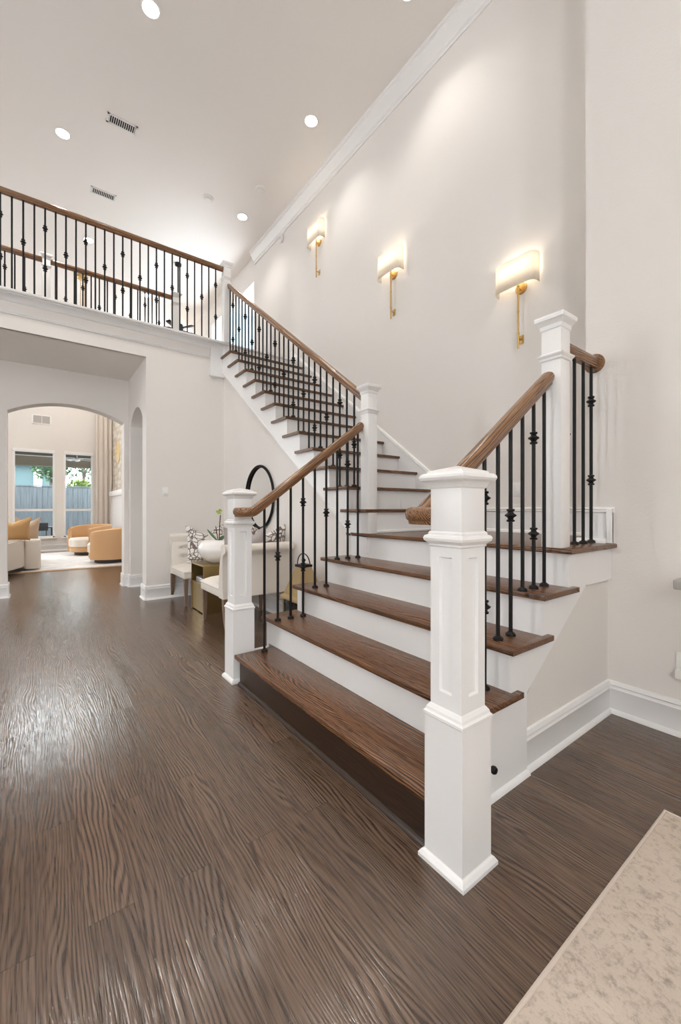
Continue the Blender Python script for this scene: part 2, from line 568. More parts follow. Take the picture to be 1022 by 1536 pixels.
# upper floor: the bridge and the landing at the stair head (underside is the hall ceiling)
b = MB()
b.prism([(FX - .08, -6), (FX - .08, YU + .1), (FX - .05, YU + .1), (FX - .05, WB), (-9.4, WB), (-9.4, 4.7), (-11, 4.7), (-11, 1.9), (-6.92, 1.9), (-6.92, -6)], 'Z', FZ - .03, FZ)
struct(b.build('floor_upper', 'tread_y'))
b = MB()
b.box(XA - .05, WX, -6, YA + .02, HZ, FZ - .032)
b.box(-11, XA, 1.9, WB, HZ, FZ - .032)
struct(b.build('ceiling_hall', 'ceil'))
# hall wall: header and the pier beside the stairs
b = MB()
b.box(WX - .02, WX + .02, -6, OY, HZ, FZ - .03)
b.box(WX - .02, WX + .02, OY, YA + .02, 0, FZ - .03)
struct(b.build('wall_hall', 'wall'))
# dropped box at the stringer corner
b = MB()
b.box(WX + .02, WX + .05, 1.96, YA - .005, 3.05, 3.44)
b.box(WX + .02, WX + .065, 1.945, YA, 3.035, 3.06, .006)
struct(b.build('trim_corner_block', 'trim'))
# fascia of the balcony with nosing, cove and panel moulding
prof = [(WX + .02, FZ - .03), (FX + .045, FZ - .03), (FX + .045, FZ + .0), (FX - .05, FZ + .012), (FX - .05, FZ + .03), (FX - .16, FZ + .03), (FX - .16, FZ - .03)]
b = MB()
b.sweep([(0, 0), (.13, 0), (.14, .012), (.14, .028), (.10, .042), (.03, .042), (0, .03)], [(WX + .02, -6, FZ - .036), (WX + .02, YU + .03, FZ - .036)])
b.sweep([(0, 0), (.012, 0), (.03, .025), (.06, .045), (.10, .05), (.10, .06), (0, .06)], [(WX + .02, -6, FZ - .096), (WX + .02, YU + .03, FZ - .096)])
struct(b.build('trim_balcony_nosing', 'trim'))
b = MB()
b.sweep([(0, 0), (.016, 0), (.022, .008), (.014, .014), (.022, .022), (.016, .03), (0, .03)], [(WX + .02, -6, 3.285), (WX + .02, 1.945, 3.285)])
struct(b.build('trim_balcony_fascia', 'trim'))

# the far sides of the entry and living room, with unseen openings added to let in light
def pierced(name, axis, c, thick, a0, a1, holes, z0, z1):
    b = MB()
    cur = a0
    def bx(u0, u1, za, zb):
        if axis == 'Y': b.box(u0, u1, c, c + thick, za, zb)
        else: b.box(c, c + thick, u0, u1, za, zb)
    for h0, h1 in holes:
        bx(cur, h0, 0, CZ); bx(h0, h1, 0, z0); bx(h0, h1, z1, CZ); cur = h1
    bx(cur, a1, 0, CZ)
    return struct(b.build(name, 'wall'))
pierced('wall_entry_left', 'Y', -6.12, .12, XW, 3.5, [(-5.0, -4.2)], .3, 5.5)
pierced('wall_entry_rear', 'X', 3.5, .12, -6, WR + .12, [(-4.6, -3.4), (-1.4, -.85)], .3, 5.5)

# arch wall
def arch_wall_poly(y0, y1, zs, za, out, n=24):
    """outline of a wall with a segmental arch hole reaching the floor; out = (ya, yb, ztop)"""
    c = (y0 + y1) / 2; hw = (y1 - y0) / 2; s = za - zs
    r = (hw * hw + s * s) / (2 * s)
    a = math.asin(hw / r)
    top = [(c + r * math.sin(-a + 2 * a * i / n), za - r + r * math.cos(-a + 2 * a * i / n)) for i in range(n + 1)]
    return [(out[0], 0), (y0, 0)] + top + [(y1, 0), (out[1], 0), (out[1], out[2]), (out[0], out[2])]
AY0, AY1 = -0.305, 1.075
struct(MB().prism(arch_wall_poly(AY0, AY1, 2.475, 2.655, (-6, OY, HZ)), 'X', XA - .22, XA).build('wall_arch', 'wall'))
# passage wall on the right of the hall, with its own arched opening
struct(MB().prism([(-x, z) for x, z in []] or arch_wall_poly(-6.79, -5.93, 2.40, 2.60, (XA - .22, WX - .02, HZ)), 'Y', OY, OY + .32).build('wall_passage', 'wall'))
b = MB()
b.box(-6.95, -5.74, 2.0, 2.05, 0, HZ)
b.box(-6.86, -6.79, OY + .32, 2.0, 0, HZ)
b.box(-5.93, -5.86, OY + .32, 2.0, 0, HZ)
struct(b.build('wall_passage_inner', 'wall'))

# alcove wall under the upper flight and the stair underside
def stringer_z(x):
    return 3.07 - .7265 * (x + 5.62)
struct(MB().prism([(WX + .02, 0), (-2.5, 0), (-2.5, LZ - .04), (-2.72, stringer_z(-2.72) + .02), (WX + .02, stringer_z(WX + .02) + .02)], 'Y', YA, YA + .06).build('wall_alcove', 'wall'))

# living room shell
b = MB()
WZ0, WZ1 = .37, 2.79
W1, W2 = (-.50, .425), (.625, 1.34)
b.box(XW - .2, XW, -6, -5.2, 0, CZ); b.box(XW - .2, XW, -5.2, -1.2, 0, .4); b.box(XW - .2, XW, -5.2, -1.2, 5.6, CZ); b.box(XW - .2, XW, -1.2, W1[0], 0, CZ); b.box(XW - .2, XW, W1[1], W2[0], 0, CZ); b.box(XW - .2, XW, W2[1], 5.2, 0, CZ)
for a0, a1 in (W1, W2):
    b.box(XW - .2, XW, a0, a1, 0, WZ0); b.box(XW - .2, XW, a0, a1, WZ1, 4.2); b.box(XW - .2, XW, a0, a1, 5.6, CZ)
struct(b.build('wall_living', 'wall'))
struct(MB().box(XW, -11.2, 1.83, 2.5, 0, 5.2, .01).build('wall_stone_chimney', 'stone'))
struct(MB().box(-11.2, XA - .22, 2.5, 2.6, 0, HZ).build('wall_living_side', 'wall'))
b = MB()
b.box(-13.6, -11.0, 1.70, 1.83, 1.52, 1.66, .01)
b.box(-13.5, -13.35, 1.73, 1.83, 0, 1.52); b.box(-11.3, -11.1, 1.73, 1.83, 0, 1.52); b.box(-13.35, -11.3, 1.76, 1.83, 0, 1.52)
tag(b.build('fireplace_surround', 'trim'), 'white panelled fireplace surround under the stone chimney', 'fireplace')
for i, (a0, a1) in enumerate((W1, W2)):
    fr = MB()
    for q in ((a0, a0 + .05), (a1 - .05, a1)):
        fr.box(XW - .1, XW + .015, q[0], q[1], WZ0, WZ1)
    fr.box(XW - .1, XW + .015, a0, a1, WZ1 - .07, WZ1); fr.box(XW - .1, XW + .015, a0, a1, WZ0, WZ0 + .04)
    fr.box(XW - .09, XW - .03, a0 + .05, a1 - .05, 1.105, 1.165)
    o = struct(fr.build('window_%d' % (i + 1), 'trim'))
    MB().box(XW - .066, XW - .06, a0 + .05, a1 - .05, WZ0 + .04, WZ1 - .07).build('pane', 'glass', o)
    MB().box(XW, XW + .06, a0 - .06, a1 + .06, WZ0 - .03, WZ0, .006).build('sill', 'trim', o)
    MB().box(XW, XW + .03, a0 - .0, a1 + .0, WZ1 - .09, WZ1 + .0, .006).build('blind_cassette', 'trim', o)

for i, (a0, a1) in enumerate((W1, W2)):
    fr = MB()
    for q in ((a0, a0 + .05), (a1 - .05, a1)):
        fr.box(XW - .1, XW + .015, q[0], q[1], 4.2, 5.6)
    fr.box(XW - .1, XW + .015, a0, a1, 5.53, 5.6); fr.box(XW - .1, XW + .015, a0, a1, 4.2, 4.25)
    o = struct(fr.build('window_%d' % (i + 3), 'trim'))
    MB().box(XW - .066, XW - .06, a0 + .05, a1 - .05, 4.25, 5.53).build('pane', 'glass', o)
fr = MB()
for i in range(5):
    fr.box(XW - .1, XW + .015, -5.2 + i * .985, -5.14 + i * .985, .4, 5.6)
for z in (.4, 2.8, 3.9, 5.54): fr.box(XW - .1, XW + .015, -5.2, -1.2, z, z + .06)
struct(fr.build('window_5', 'trim'))  # unseen window, added to bring more light into the living room
# added point lamp standing in for daylight in the windowless upper room
_d = bpy.data.lights.new('upper_room_fill', 'POINT'); _d.energy = 22; _d.color = (.85, .94, 1); _d.shadow_soft_size = .3
_o = bpy.data.objects.new('upper_room_fill', _d); COL.objects.link(_o); _o.location = (-8.3, 4.1, 5.3)

# ------------------------------------------------------------ baseboards and crown
BASE = [(0, 0), (.03, 0), (.028, .012), (.018, .024), (.016, .026), (.016, .135), (.019, .14), (.013, .15), (.013, .158), (.019, .163), (.012, .18), (0, .183)]
def baseboard(name, path, m='trim'):
    # profile's +side points to the right of the walking direction
    return struct(MB().sweep(BASE, path).build(name, m))
XS = -0.985                            # textured side wall below the lower flight
# mitred path pieces
baseboard('baseboard_right', [(XS + .0, WR, 0), (3.5, WR, 0)])
baseboard('baseboard_stair_side', [(XS, 1.755, 0), (XS, WR, 0)])
baseboard('baseboard_hall', [(WX + .02, OY - .0, 0), (WX + .02, YA, 0)])
baseboard('baseboard_hall_reveal', [(WX - .25, OY, 0), (WX + .03, OY, 0)])
baseboard('baseboard_alcove', [(WX + .02, YA, 0), (-2.76, YA, 0)])
baseboard('baseboard_arch_right', [(XA, AY1, 0), (XA, OY, 0)])
baseboard('baseboard_arch_right_reveal', [(XA - .22, AY1, 0), (XA + .02, AY1, 0)])
baseboard('baseboard_passage', [(XA, OY, 0), (-6.79, OY, 0)])
baseboard('baseboard_arch_left', [(XA, -6, 0), (XA, AY0 + .018, 0)])
baseboard('baseboard_arch_left_reveal', [(XA + .02, AY0, 0), (XA - .22, AY0, 0)])
baseboard('baseboard_living', [(XW, -6, 0), (XW, 1.83, 0)])
baseboard('baseboard_passage_inner', [(-6.79, OY + .0, 0), (-6.79, 2.0, 0)])
CROWN = [(0, 0), (.012, 0), (.016, .02), (.03, .03), (.03, .05), (.05, .075), (.085, .125), (.10, .14), (.10, .16), (.115, .17), (.12, .19), (0, .19)]
struct(MB().sweep(CROWN, [(-7.05, WB, CZ - .19), (XRC, WB, CZ - .19)]).build('trim_crown', 'trim'))

# ------------------------------------------------------------ lower flight
def tread_poly(n0, n1, last=False):
    if last:
        return None
    back = n1 + .03
    ear = n1 + .085
    return [(XL, n0), (XR, n0), (XR, ear), (XR - .046, ear), (XR - .046, back), (XL + .046, back), (XL + .046, ear), (XL, ear)]
def rounded_tread(poly, z):
    b = MB()
    b.prism(poly, 'Z', z - .027, z)
    es = [e for e in b.bm.edges if abs(e.verts[0].co.z - e.verts[1].co.z) < 1e-6]
    bmesh.ops.bevel(b.bm, geom=es, offset=.004, segments=2, affect='EDGES', profile=.5)
    return b
st = thing('staircase', 'lower flight of brown oak treads with white risers rising to the landing', 'staircase', (-1.85, N1, 0))
for k in range(1, 5):
    n0 = N1 + (k - 1) * RUN
    p = tread_poly(n0, n0 + RUN)
    if k == 1:
        p = [(-2.63, n0), (-.955, n0), (-.955, n0 + RUN + .03), (-2.63, n0 + RUN + .03)]
    t_ = rounded_tread(p, k * R).build('tread', 'tread', st)
    if k == 1:
        q = MB().box(-2.6, -.96, n0 + .026, n0 + .046, 0, R - .027)
        q.sweep([(0, 0), (.018, 0), (.016, .01), (.008, .018), (0, .02)], [(-2.6, n0 + .026, 0), (-.96, n0 + .026, 0)])
        tag_r = q.build('riser', 'dark_riser', st); tag_r['label'] = 'dark stained bottom riser'
    else:
        MB().box(XL + .06, XS, n0 + .03, n0 + .05, (k - 1) * R, k * R - .027).build('riser', 'riser', st)
# landing platform with nosings on the front and the right end
b = MB()
b.prism([(XL, LY), (XR, LY), (XR, WR - .002), (XRC - .002, WR - .002), (XRC - .002, WB - .002), (UX - .03, WB - .002), (UX - .03, YU + .09), (XL, YU + .09 + .03)][:6] + [(UX - .03, LY + .08), (XL, LY + .08)], 'Z', LZ - .027, LZ)
es = [e for e in b.bm.edges if abs(e.verts[0].co.z - e.verts[1].co.z) < 1e-6]
bmesh.ops.bevel(b.bm, geom=es, offset=.006, segments=3, affect='EDGES', profile=.5)
b.build('landing', 'tread', st)
MB().box(XL + .06, XS, LY + .03, LY + .05, LZ - R, LZ - .027).build('riser', 'riser', st)
# white side skirts, sawtooth on top
def saw(y_from, y_to, zlow):
    pts = [(N1 + .05, 0)]
    pts = []
    pts.append((N1 + .045, zlow(N1 + .045)))
    pts.append((N1 + .045, R - .027))
    for k in range(2, 6):
        y = N1 + (k - 1) * RUN + .03
        pts.append((y, (k - 1) * R - .027)); pts.append((y, k * R - .027))
    pts.append((y_to, LZ - .027)); pts.append((y_to, zlow(y_to)))
    return pts
def zl(y):
    return 0.0 if y < 1.755 else 0.26
pr = [(N1 + .045, 0), (N1 + .045, R - .027)]
for k in range(2, 6):
    y = N1 + (k - 1) * RUN + .03
    pr += [(y, (k - 1) * R - .027), (y, k * R - .027)]
pr_r = pr + [(WR - .003, LZ - .027), (WR - .003, .778), (2.36, .778), (1.755, .36), (1.755, 0)]
o = MB().prism(pr_r, 'X', XS + .0, XR - .028).build('skirt', 'riser', st)
pr_l = pr + [(YA - .002, LZ - .027), (YA - .002, 0)]
MB().prism(pr_l, 'X', XL + .03, XL + .06).build('skirt', 'riser', st)
MB().sweep([(0, 0), (.016, 0), (.022, .006), (.013, .013), (.013, .02), (0, .022)], [(XS, 2.36, .765), (XS, WR, .765)]).build('moulding', 'riser', st)
MB().sweep([(0, 0), (.018, 0), (.016, .01), (.008, .018), (0, .02)], [(XR - .028, 1.25, 0), (XR - .028, 1.755, 0)]).build('shoe_moulding', 'riser', st)
struct(MB().prism([(1.3, 0), (WR, 0), (WR, LZ - .03), (LY + .06, LZ - .03), (LY + .06, .70), (1.755, .30), (1.3, .17)], 'X', XS - .04, XS).build('wall_stair_side', 'wall'))

# landing and rising skirt on the sconce wall
def nose(x):
    return LZ + R + .749 * (UX - x)
b = MB()
xa = -2.33
top = [(XRC - .0, LZ + .205), (xa, LZ + .205), (-5.5, LZ + .205 + (xa + 5.5) * .742)]
b.prism([(XRC, LZ), (XRC, LZ + .19), (xa, LZ + .19), (FX - .1, LZ + .19 + (xa - FX + .1) * .742), (FX - .1, FZ)] + [(UX - .1, LZ)], 'Y', WB - .016, WB)
struct(b.build('baseboard_landing', 'trim'))
CAP = [(0, 0), (.02, 0), (.026, .008), (.018, .016), (.024, .024), (.012, .034), (0, .036)]
b = MB()
b.sweep(CAP, [(FX - .1, WB, LZ + .175 + (xa - FX + .1) * .742), (xa, WB, LZ + .175), (XRC, WB, LZ + .175)])
b.sweep([(0, 0), (.03, 0), (.026, .014), (.016, .022), (0, .024)], [(UX - .02, WB - .015, LZ), (XRC, WB - .015, LZ)])
b.build('cap_moulding', 'trim', bpy.data.objects['baseboard_landing'])
b = MB()
b.box(XRC, -.955, WR - .016, WR, LZ, LZ + .205)
b.sweep(CAP, [(XRC - .01, WR, LZ + .175), (-.95, WR, LZ + .175)])
b.box(-.985, -.955, WR - .026, WR, LZ, LZ + .2, .004)
b.sweep([(0, 0), (.03, 0), (.026, .014), (.016, .022), (0, .024)], [(XRC - .04, WR - .015, LZ), (-.985, WR - .015, LZ)])
struct(b.build('baseboard_landing_end', 'trim'))

# ------------------------------------------------------------ upper flight
su = thing('staircase', 'upper flight of brown treads climbing along the sconce wall to the balcony', 'staircase', (UX, 2.6, LZ))
proto = None
for n in range(1, 13):
    x0 = UX - (n - 1) * URUN
    z = LZ + n * R
    if proto is None:
        back = x0 - URUN - .03; ear = x0 - URUN - .085
        poly = [(x0, YU), (x0, WB - .018), (back, WB - .018), (back, YU + .046), (ear, YU + .046), (ear, YU)]
        proto = rounded_tread(poly, z).build('tread', 'tread_y', su)
        first = proto.location.copy()
        rz_ = MB().box(x0 - .05, x0 - .03, YA, WB - .018, z - R, z - .027).build('riser', 'riser', su)
    else:
        for o in (proto, rz_):
            c = o.copy(); COL.objects.link(c); c.parent = su
            c.location = Vector((-(n - 1) * URUN, 0, (n - 1) * R))
x0 = FX
MB().box(x0 - .05, x0 - .03, YA, WB - .018, FZ - R, FZ - .03).build('riser', 'riser', su)
MB().box(FX - .10, FX, YU, WB - .018, FZ - .028, FZ + .003, .008).build('landing_nosing', 'trim', su)
MB().box(WX + .021, FX - .045, YU + .028, YA + .12, 3.4, FZ - .031).build('end_block', 'riser', su)
pr = []
for n in range(1, 14):
    x = UX - (n - 1) * URUN - .03
    pr += [(x, LZ + (n - 1) * R - .027), (x, LZ + n * R - .027)]
pr += [(WX + .05, FZ - .03), (WX + .05, stringer_z(WX + .05))]
pr += [(UX - .03, stringer_z(UX - .03))]
MB().prism(pr, 'Y', YU + .03, YA).build('stringer', 'riser', su)
b = MB()
b.sweep([(0, 0), (.008, 0), (.008, .014), (0, .014)], [(WX + .05, YU + .03, stringer_z(WX + .05)), (-2.7, YU + .03, stringer_z(-2.7))])
b.build('stringer_bead', 'riser', su)
MB().box(UX - .032, UX - .01, YU + .12, WB - .018, LZ, LZ + .022, .006).build('shoe_moulding', 'riser', su)

# ------------------------------------------------------------ newel posts
def panel_face(b, cx, cy, h, z0, z1, side, w_, d=.008):
    pass
def newel_tall(label, x, y):
    t = thing('newel_post', label, 'newel post', (x, y, 0), 0, 'newel posts')
    g = .0765; s = .0625
    MB().lathe([(g + .016, 0), (g + .016, .012), (g + .008, .024), (g + .001, .028), (g, .03), (g, .484)], (x, y, 0), sq=True).build('base_block', 'trim', t, smooth=0)
    MB().lathe([(g, .484), (g + .004, .488), (g + .004, .497), (s + .012, .503), (s + .010, .512), (s + .003, .522), (s, .525)], (x, y, 0), sq=True).build('base_moulding', 'trim', t, smooth=0)
    # panelled shaft: recessed panel on each face
    b = MB()
    iw = .026; z0, z1, p0, p1, d = .525, 1.06, .575, 1.02, .010
    for a in range(4):
        ca, sa = math.cos(a * PI / 2), math.sin(a * PI / 2)
        def T(u, dpt, z):
            # face with outward normal (ca, sa); u along the face
            return (x + ca * (s - dpt) - sa * u, y + sa * (s - dpt) + ca * u, z)
        us = [-s, -iw, iw, s]; zs = [z0, p0, p1, z1]
        for i in range(3):
            for j in range(3):
                if i == 1 and j == 1: continue
                b.quad(T(us[i], 0, zs[j]), T(us[i + 1], 0, zs[j]), T(us[i + 1], 0, zs[j + 1]), T(us[i], 0, zs[j + 1]))
        e = .004
        inner = [(-iw + e, p0 + e), (iw - e, p0 + e), (iw - e, p1 - e), (-iw + e, p1 - e)]
        outer = [(-iw, p0), (iw, p0), (iw, p1), (-iw, p1)]
        for i in range(4):
            j = (i + 1) % 4
            b.quad(T(outer[i][0], 0, outer[i][1]), T(outer[j][0], 0, outer[j][1]), T(inner[j][0], d, inner[j][1]), T(inner[i][0], d, inner[i][1]))
        b.quad(*[T(u, d, z) for u, z in inner])
    b.build('shaft', 'trim', t, smooth=0)
    MB().lathe([(s, 1.052), (s + .004, 1.056), (s + .004, 1.062), (s + .009, 1.066), (s + .016, 1.073), (s + .018, 1.081), (s + .015, 1.089), (s + .006, 1.093), (s + .006, 1.099), (s, 1.105)], (x, y, 0), sq=True).build('collar', 'trim', t, smooth=0)
    MB().box(x - s, x + s, y - s, y + s, 1.105, 1.255, .002).build('neck', 'trim', t)
    MB().lathe([(s, 1.245), (s + .004, 1.25), (s + .006, 1.256), (s + .010, 1.263), (s + .012, 1.268), (s + .018, 1.268), (s + .025, 1.273), (s + .0285, 1.281), (s + .027, 1.289), (s + .020, 1.295), (s + .010, 1.297), (s + .008, 1.304), (.004, 1.322)], (x, y, 0), sq=True).build('cap', 'trim', t, smooth=20)
    return t
def newel_slim(label, x, y, z, h, s=.047, collar=.985):
    t = thing('newel_post', label, 'newel post', (x, y, z), 0, 'newel posts')
    MB().box(x - s, x + s, y - s, y + s, z, z + h - .07, .002).build('shaft', 'trim', t)
    c = z + collar
    MB().lathe([(s, c - .02), (s + .006, c - .015), (s + .008, c - .005), (s + .016, c + .006), (s + .017, c + .012), (s + .006, c + .016), (s, c + .022)], (x, y, 0), sq=True).build('collar', 'trim', t, smooth=0)
    c = z + h
    MB().lathe([(s, c - .085), (s + .004, c - .08), (s + .006, c - .06), (s + .016, c - .045), (s + .024, c - .036), (s + .026, c - .022), (s + .024, c - .014), (s + .012, c - .012), (.003, c)], (x, y, 0), sq=True).build('cap', 'trim', t, smooth=0)
    return t
NX, NY = -.868, 1.137
FXN = -2.715
newel_tall('large white panelled newel post at the right end of the bottom step, nearest', NX, NY)
newel_tall('white panelled newel post at the left end of the bottom step', FXN, NY + .005)
newel_slim('tall plain white newel post at the right front corner of the landing', -1.045, LY + .062, LZ, 1.21, .05)
newel_slim('plain white newel post where the lower and upper flights meet', -2.532, LY + .052, LZ, 1.21, .047)
newel_slim('white newel post at the head of the upper flight on the balcony', -5.62, 2.165, FZ, 1.135, .05, .90)
newel_slim('left white newel post in the rear balcony railing', -6.85, .113, FZ, 1.11, .045, .93)
newel_slim('right white newel post ending the rear balcony railing', -6.85, 1.80, FZ, 1.11, .055, .93)

# ------------------------------------------------------------ railings
RAILP = [(-.020, -.030), (.020, -.030), (.022, -.018), (.030, -.010), (.033, .006), (.031, .018), (.024, .027), (.012, .032), (-.012, .032), (-.024, .027), (-.031, .018), (-.033, .006), (-.030, -.010), (-.022, -.018)]
KN = {}
def knuckle_mesh():
    b = MB()
    b.lathe([(.009, -.031), (.018, -.029), (.019, -.022), (.012, -.018), (.015, -.010), (.027, -.002), (.027, .002), (.015, .010), (.012, .018), (.019, .022), (.018, .029), (.009, .031)], seg=8)
    o = b.build('knuckle', 'iron', smooth=0); me = o.data; bpy.data.objects.remove(o); return me
def shoe_mesh():
    b = MB()
    b.lathe([(.023, 0), (.024, .006), (.021, .012), (.014, .016), (.010, .019)], seg=12)
    o = b.build('shoe', 'iron'); me = o.data; bpy.data.objects.remove(o); return me
KM, SM = knuckle_mesh(), shoe_mesh()
def baluster(root, x, y, z0, z1, knuckles, shoe=True):
    b = MB()
    b.cyl((x, y, z0), (x, y, z1), .0092, seg=10)
    o = b.build('baluster', 'iron', root)
    rl = root.location
    for kz in knuckles:
        c = bpy.data.objects.new('knuckle', KM); COL.objects.link(c); c.parent = o
        c.location = (x - rl.x, y - rl.y, kz - rl.z)
    if shoe:
        c = bpy.data.objects.new('shoe', SM); COL.objects.link(c); c.parent = o
        c.location = (x - rl.x, y - rl.y, z0 - rl.z)
    return o
def lower_rail_z(y):
    return 1.612 + .735 * (y - 1.8)
def lower_tread_z(y):
    k = int((y - N1) // RUN) + 1
    return min(k, 5) * R
def lower_rail(label, xr, newel_face_x, top_y, ks):
    root = thing('stair_railing', label, 'railing', (xr, 1.6, 0), 0, 'stair railings')
    sgn = 1 if newel_face_x > xr else -1
    path = []
    d = abs(newel_face_x - xr)
    zend = lower_rail_z(1.20) - .735 * (1.20 - 1.15) / 2
    ye = 1.10
    path.append((newel_face_x, ye, zend))
    rr = min(.075, d + .02)
    if d > .08:
        path.append((xr + sgn * .062, ye, zend))
    for i in range(1, 7):
        a = i / 6 * PI / 2
        path.append((xr + sgn * .05 * (1 - math.sin(a)), ye + .05 * (1 - math.cos(a)), zend))
    ya, yb = 1.15, 1.20
    for i in range(1, 8):
        y = ya + (yb - ya) * i / 7
        path.append((xr, y, zend + .735 * (y - ya) ** 2 / (2 * (yb - ya))))
    path.append((xr, top_y, lower_rail_z(top_y)))
    MB().sweep(RAILP, path).build('handrail', 'rail', root)
    for k in ks:
        y = 1.262 + .1035 * k
        z0 = lower_tread_z(y); zn = .1955 + .735 * (y - 1.07)
        kn = {0: [], 1: [.43], 2: [], 3: [.66, .185]}[k % 4]
        baluster(root, xr, y, z0, lower_rail_z(y) - .024, [zn + q for q in kn])
    return root
lower_rail('left railing of the lower flight, from the far bottom newel to the middle newel', -2.572, FXN + .0625, LY + .005, range(0, 9))
lower_rail('right railing of the lower flight, between the nearest newel and the tall landing newel', -1.058, NX - .0625, LY + .012, range(0, 9))
# short level railing across the open end of the landing
root = thing('stair_railing', 'short level railing on the landing with a round rosette on the right wall', 'railing', (-1.055, 2.45, LZ), 0, 'stair railings')
MB().sweep(RAILP, [(-1.055, LY + .11, 2.045), (-1.055, WR - .018, 2.045)]).build('handrail', 'rail_level', root)
MB().lathe([(.056, 0), (.056, .008), (.05, .016), (.036, .020)], (-1.055, WR, 2.045), 'Y', 28).build('rosette', 'rail', root)
for i, y in enumerate((2.315, 2.42, 2.53, 2.635)):
    kn = {0: [1.582], 3: [1.812, 1.347]}.get(i, [])
    baluster(root, -1.055, y, LZ, 2.02, kn)
# upper flight railing
def up_rail_z(x):
    return 2.135 + .749 * (-2.66 - x)
root = thing('stair_railing', 'long sloping railing of the upper flight with black iron balusters', 'railing', (-4.1, 2.19, LZ), 0, 'stair railings')
MB().sweep(RAILP, [(-5.575, 2.19, up_rail_z(-5.575)), (-2.577, 2.19, up_rail_z(-2.577))]).build('handrail', 'rail_x', root)
for k in range(29):
    x = -2.744 - .1035 * k
    if x < -5.56: break
    n = int((UX - x) // URUN) + 1
    z0 = LZ + min(n, 13) * R
    zn = nose(x)
    # pattern counted back from the top: single, plain, double, plain
    j = (28 - k) % 4
    kn = {0: [.358], 1: [], 2: [.604, .134], 3: []}[j]
    baluster(root, x, 2.19, z0, up_rail_z(x) - .03, [zn + q for q in kn])
# balcony railing
root = thing('balcony_railing', 'front balcony railing overlooking the entry, dark wood rail on black balusters', 'railing', (-5.62, .8, FZ), 0, 'balcony railings')
MB().sweep(RAILP, [(-5.62, -3.0, 4.55), (-5.62, 2.117, 4.55)]).build('handrail', 'rail_level', root)
for k in range(0, 36):
    y = 2.012 - .0965 * k
    kn = {0: [.776, .33], 1: [], 2: [.55], 3: []}[k % 4]
    baluster(root, -5.62, y, FZ, 4.525, [FZ + q for q in kn], shoe=False)
root = thing('balcony_railing', 'rear balcony railing between its two white newel posts', 'railing', (-6.85, .9, FZ), 0, 'balcony railings')
MB().sweep(RAILP, [(-6.85, .158, 4.545), (-6.85, 1.745, 4.545)]).build('handrail', 'rail_level', root)
for k in range(14):
    y = .23 + .1015 * k
    kn = {0: [], 1: [.57], 2: [], 3: [.79, .33]}[k % 4]
    baluster(root, -6.85, y, FZ, 4.52, [FZ + q for q in kn], shoe=False)
root = thing('balcony_railing', 'rear balcony railing left of the left newel post, running out of view', 'railing', (-6.85, -.5, FZ), 0, 'balcony railings')
MB().sweep(RAILP, [(-6.85, -2.5, 4.545), (-6.85, .068, 4.545)]).build('handrail', 'rail_level', root)
for k in range(22):
    y = -.02 - .1015 * k
    kn = {0: [], 1: [.57], 2: [], 3: [.79, .33]}[k % 4]
    baluster(root, -6.85, y, FZ, 4.52, [FZ + q for q in kn], shoe=False)

# ------------------------------------------------------------ wall sconces
def point(name, loc, watts, color, r=.02, parent=None):
    d = bpy.data.lights.new(name, 'POINT'); d.energy = watts; d.color = color; d.shadow_soft_size = r
    o = bpy.data.objects.new(name, d); COL.objects.link(o); o.location = loc
    if parent: o.parent = parent
    return o
def sconce(label, x, z0, z1):
    cy = WB; hw = .18; dp = .105
    zb = z0 - .50
    t = thing('wall_sconce', label, 'wall sconce', (x, WB, z0), 0, 'wall sconces')
    # shade: rounded open box, thin cloth
    r = .055
    path = [(x - hw, cy - .012)]
    path += arc((x - hw + r, cy - dp + r), r, PI, 1.5 * PI, 6)
    path += arc((x + hw - r, cy - dp + r), r, 1.5 * PI, 2 * PI, 6)
    path += [(x + hw, cy - .012)]
    b = MB()
    vs = [(b.bm.verts.new((p[0], p[1], z0)), b.bm.verts.new((p[0], p[1], z1))) for p in path]
    for a, c in zip(vs, vs[1:]):
        b.bm.faces.new((a[0], c[0], c[1], a[1]))
    sh = b.build('lamp_shade', 'shade', t)
    so = sh.modifiers.new('cloth', 'SOLIDIFY'); so.thickness = .002
    # back plate disc, arm, rod, foot plate
    MB().lathe([(.05, 0), (.05, .010), (.044, .016), (.012, .018)], (x + .02, cy, z0 + .015), 'Y', 28).build('back_plate', 'brass', t)
    b = MB()
    b.cyl((x + .02, cy - .015, z0 + .0), (x + .02, cy - .055, z0 + .0), .007)
    b.build('arm', 'brass', t)
    b = MB()
    b.cyl((x + .02, cy - .055, z0 + .06), (x + .02, cy - .055, zb), .0085, seg=14)
    for q in (.02, -.02, -.19, -.37):
        b.cyl((x + .02, cy - .055, z0 + q), (x + .02, cy - .055, z0 + q - .012), .0115, seg=14)
    b.build('rod', 'brass', t)
    b = MB()
    b.box(x, x + .04, cy - .008, cy, zb + .05, zb + .12, .002)
    b.cyl((x + .02, cy - .005, zb + .085), (x + .02, cy - .055, zb + .085), .006)
    b.build('foot_plate', 'brass', t)
    for s in (-.07, .07):
        b = MB()
        b.lathe([(.005, -.045), (.012, -.03), (.016, -.005), (.013, .018), (.004, .034)], (x + s, cy - .055, (z0 + z1) / 2), seg=14)
        b.build('bulb', 'bulb', t)
        p = point('sconce_light', (0, 0, 0), SCONCE_W, (1, .87, .70), .03, t)
        p.location = (s, -.055, (z1 - z0) / 2 + .055)
    return t
sconce('brass wall sconce with lit cream shade nearest the landing, rightmost of three', -1.865, 3.01, 3.245)
sconce('brass wall sconce with lit cream shade, middle of the three', -3.385, 3.82, 4.075)
sconce('brass wall sconce with lit cream shade highest on the wall, leftmost of three', -4.92, 4.985, 5.25)

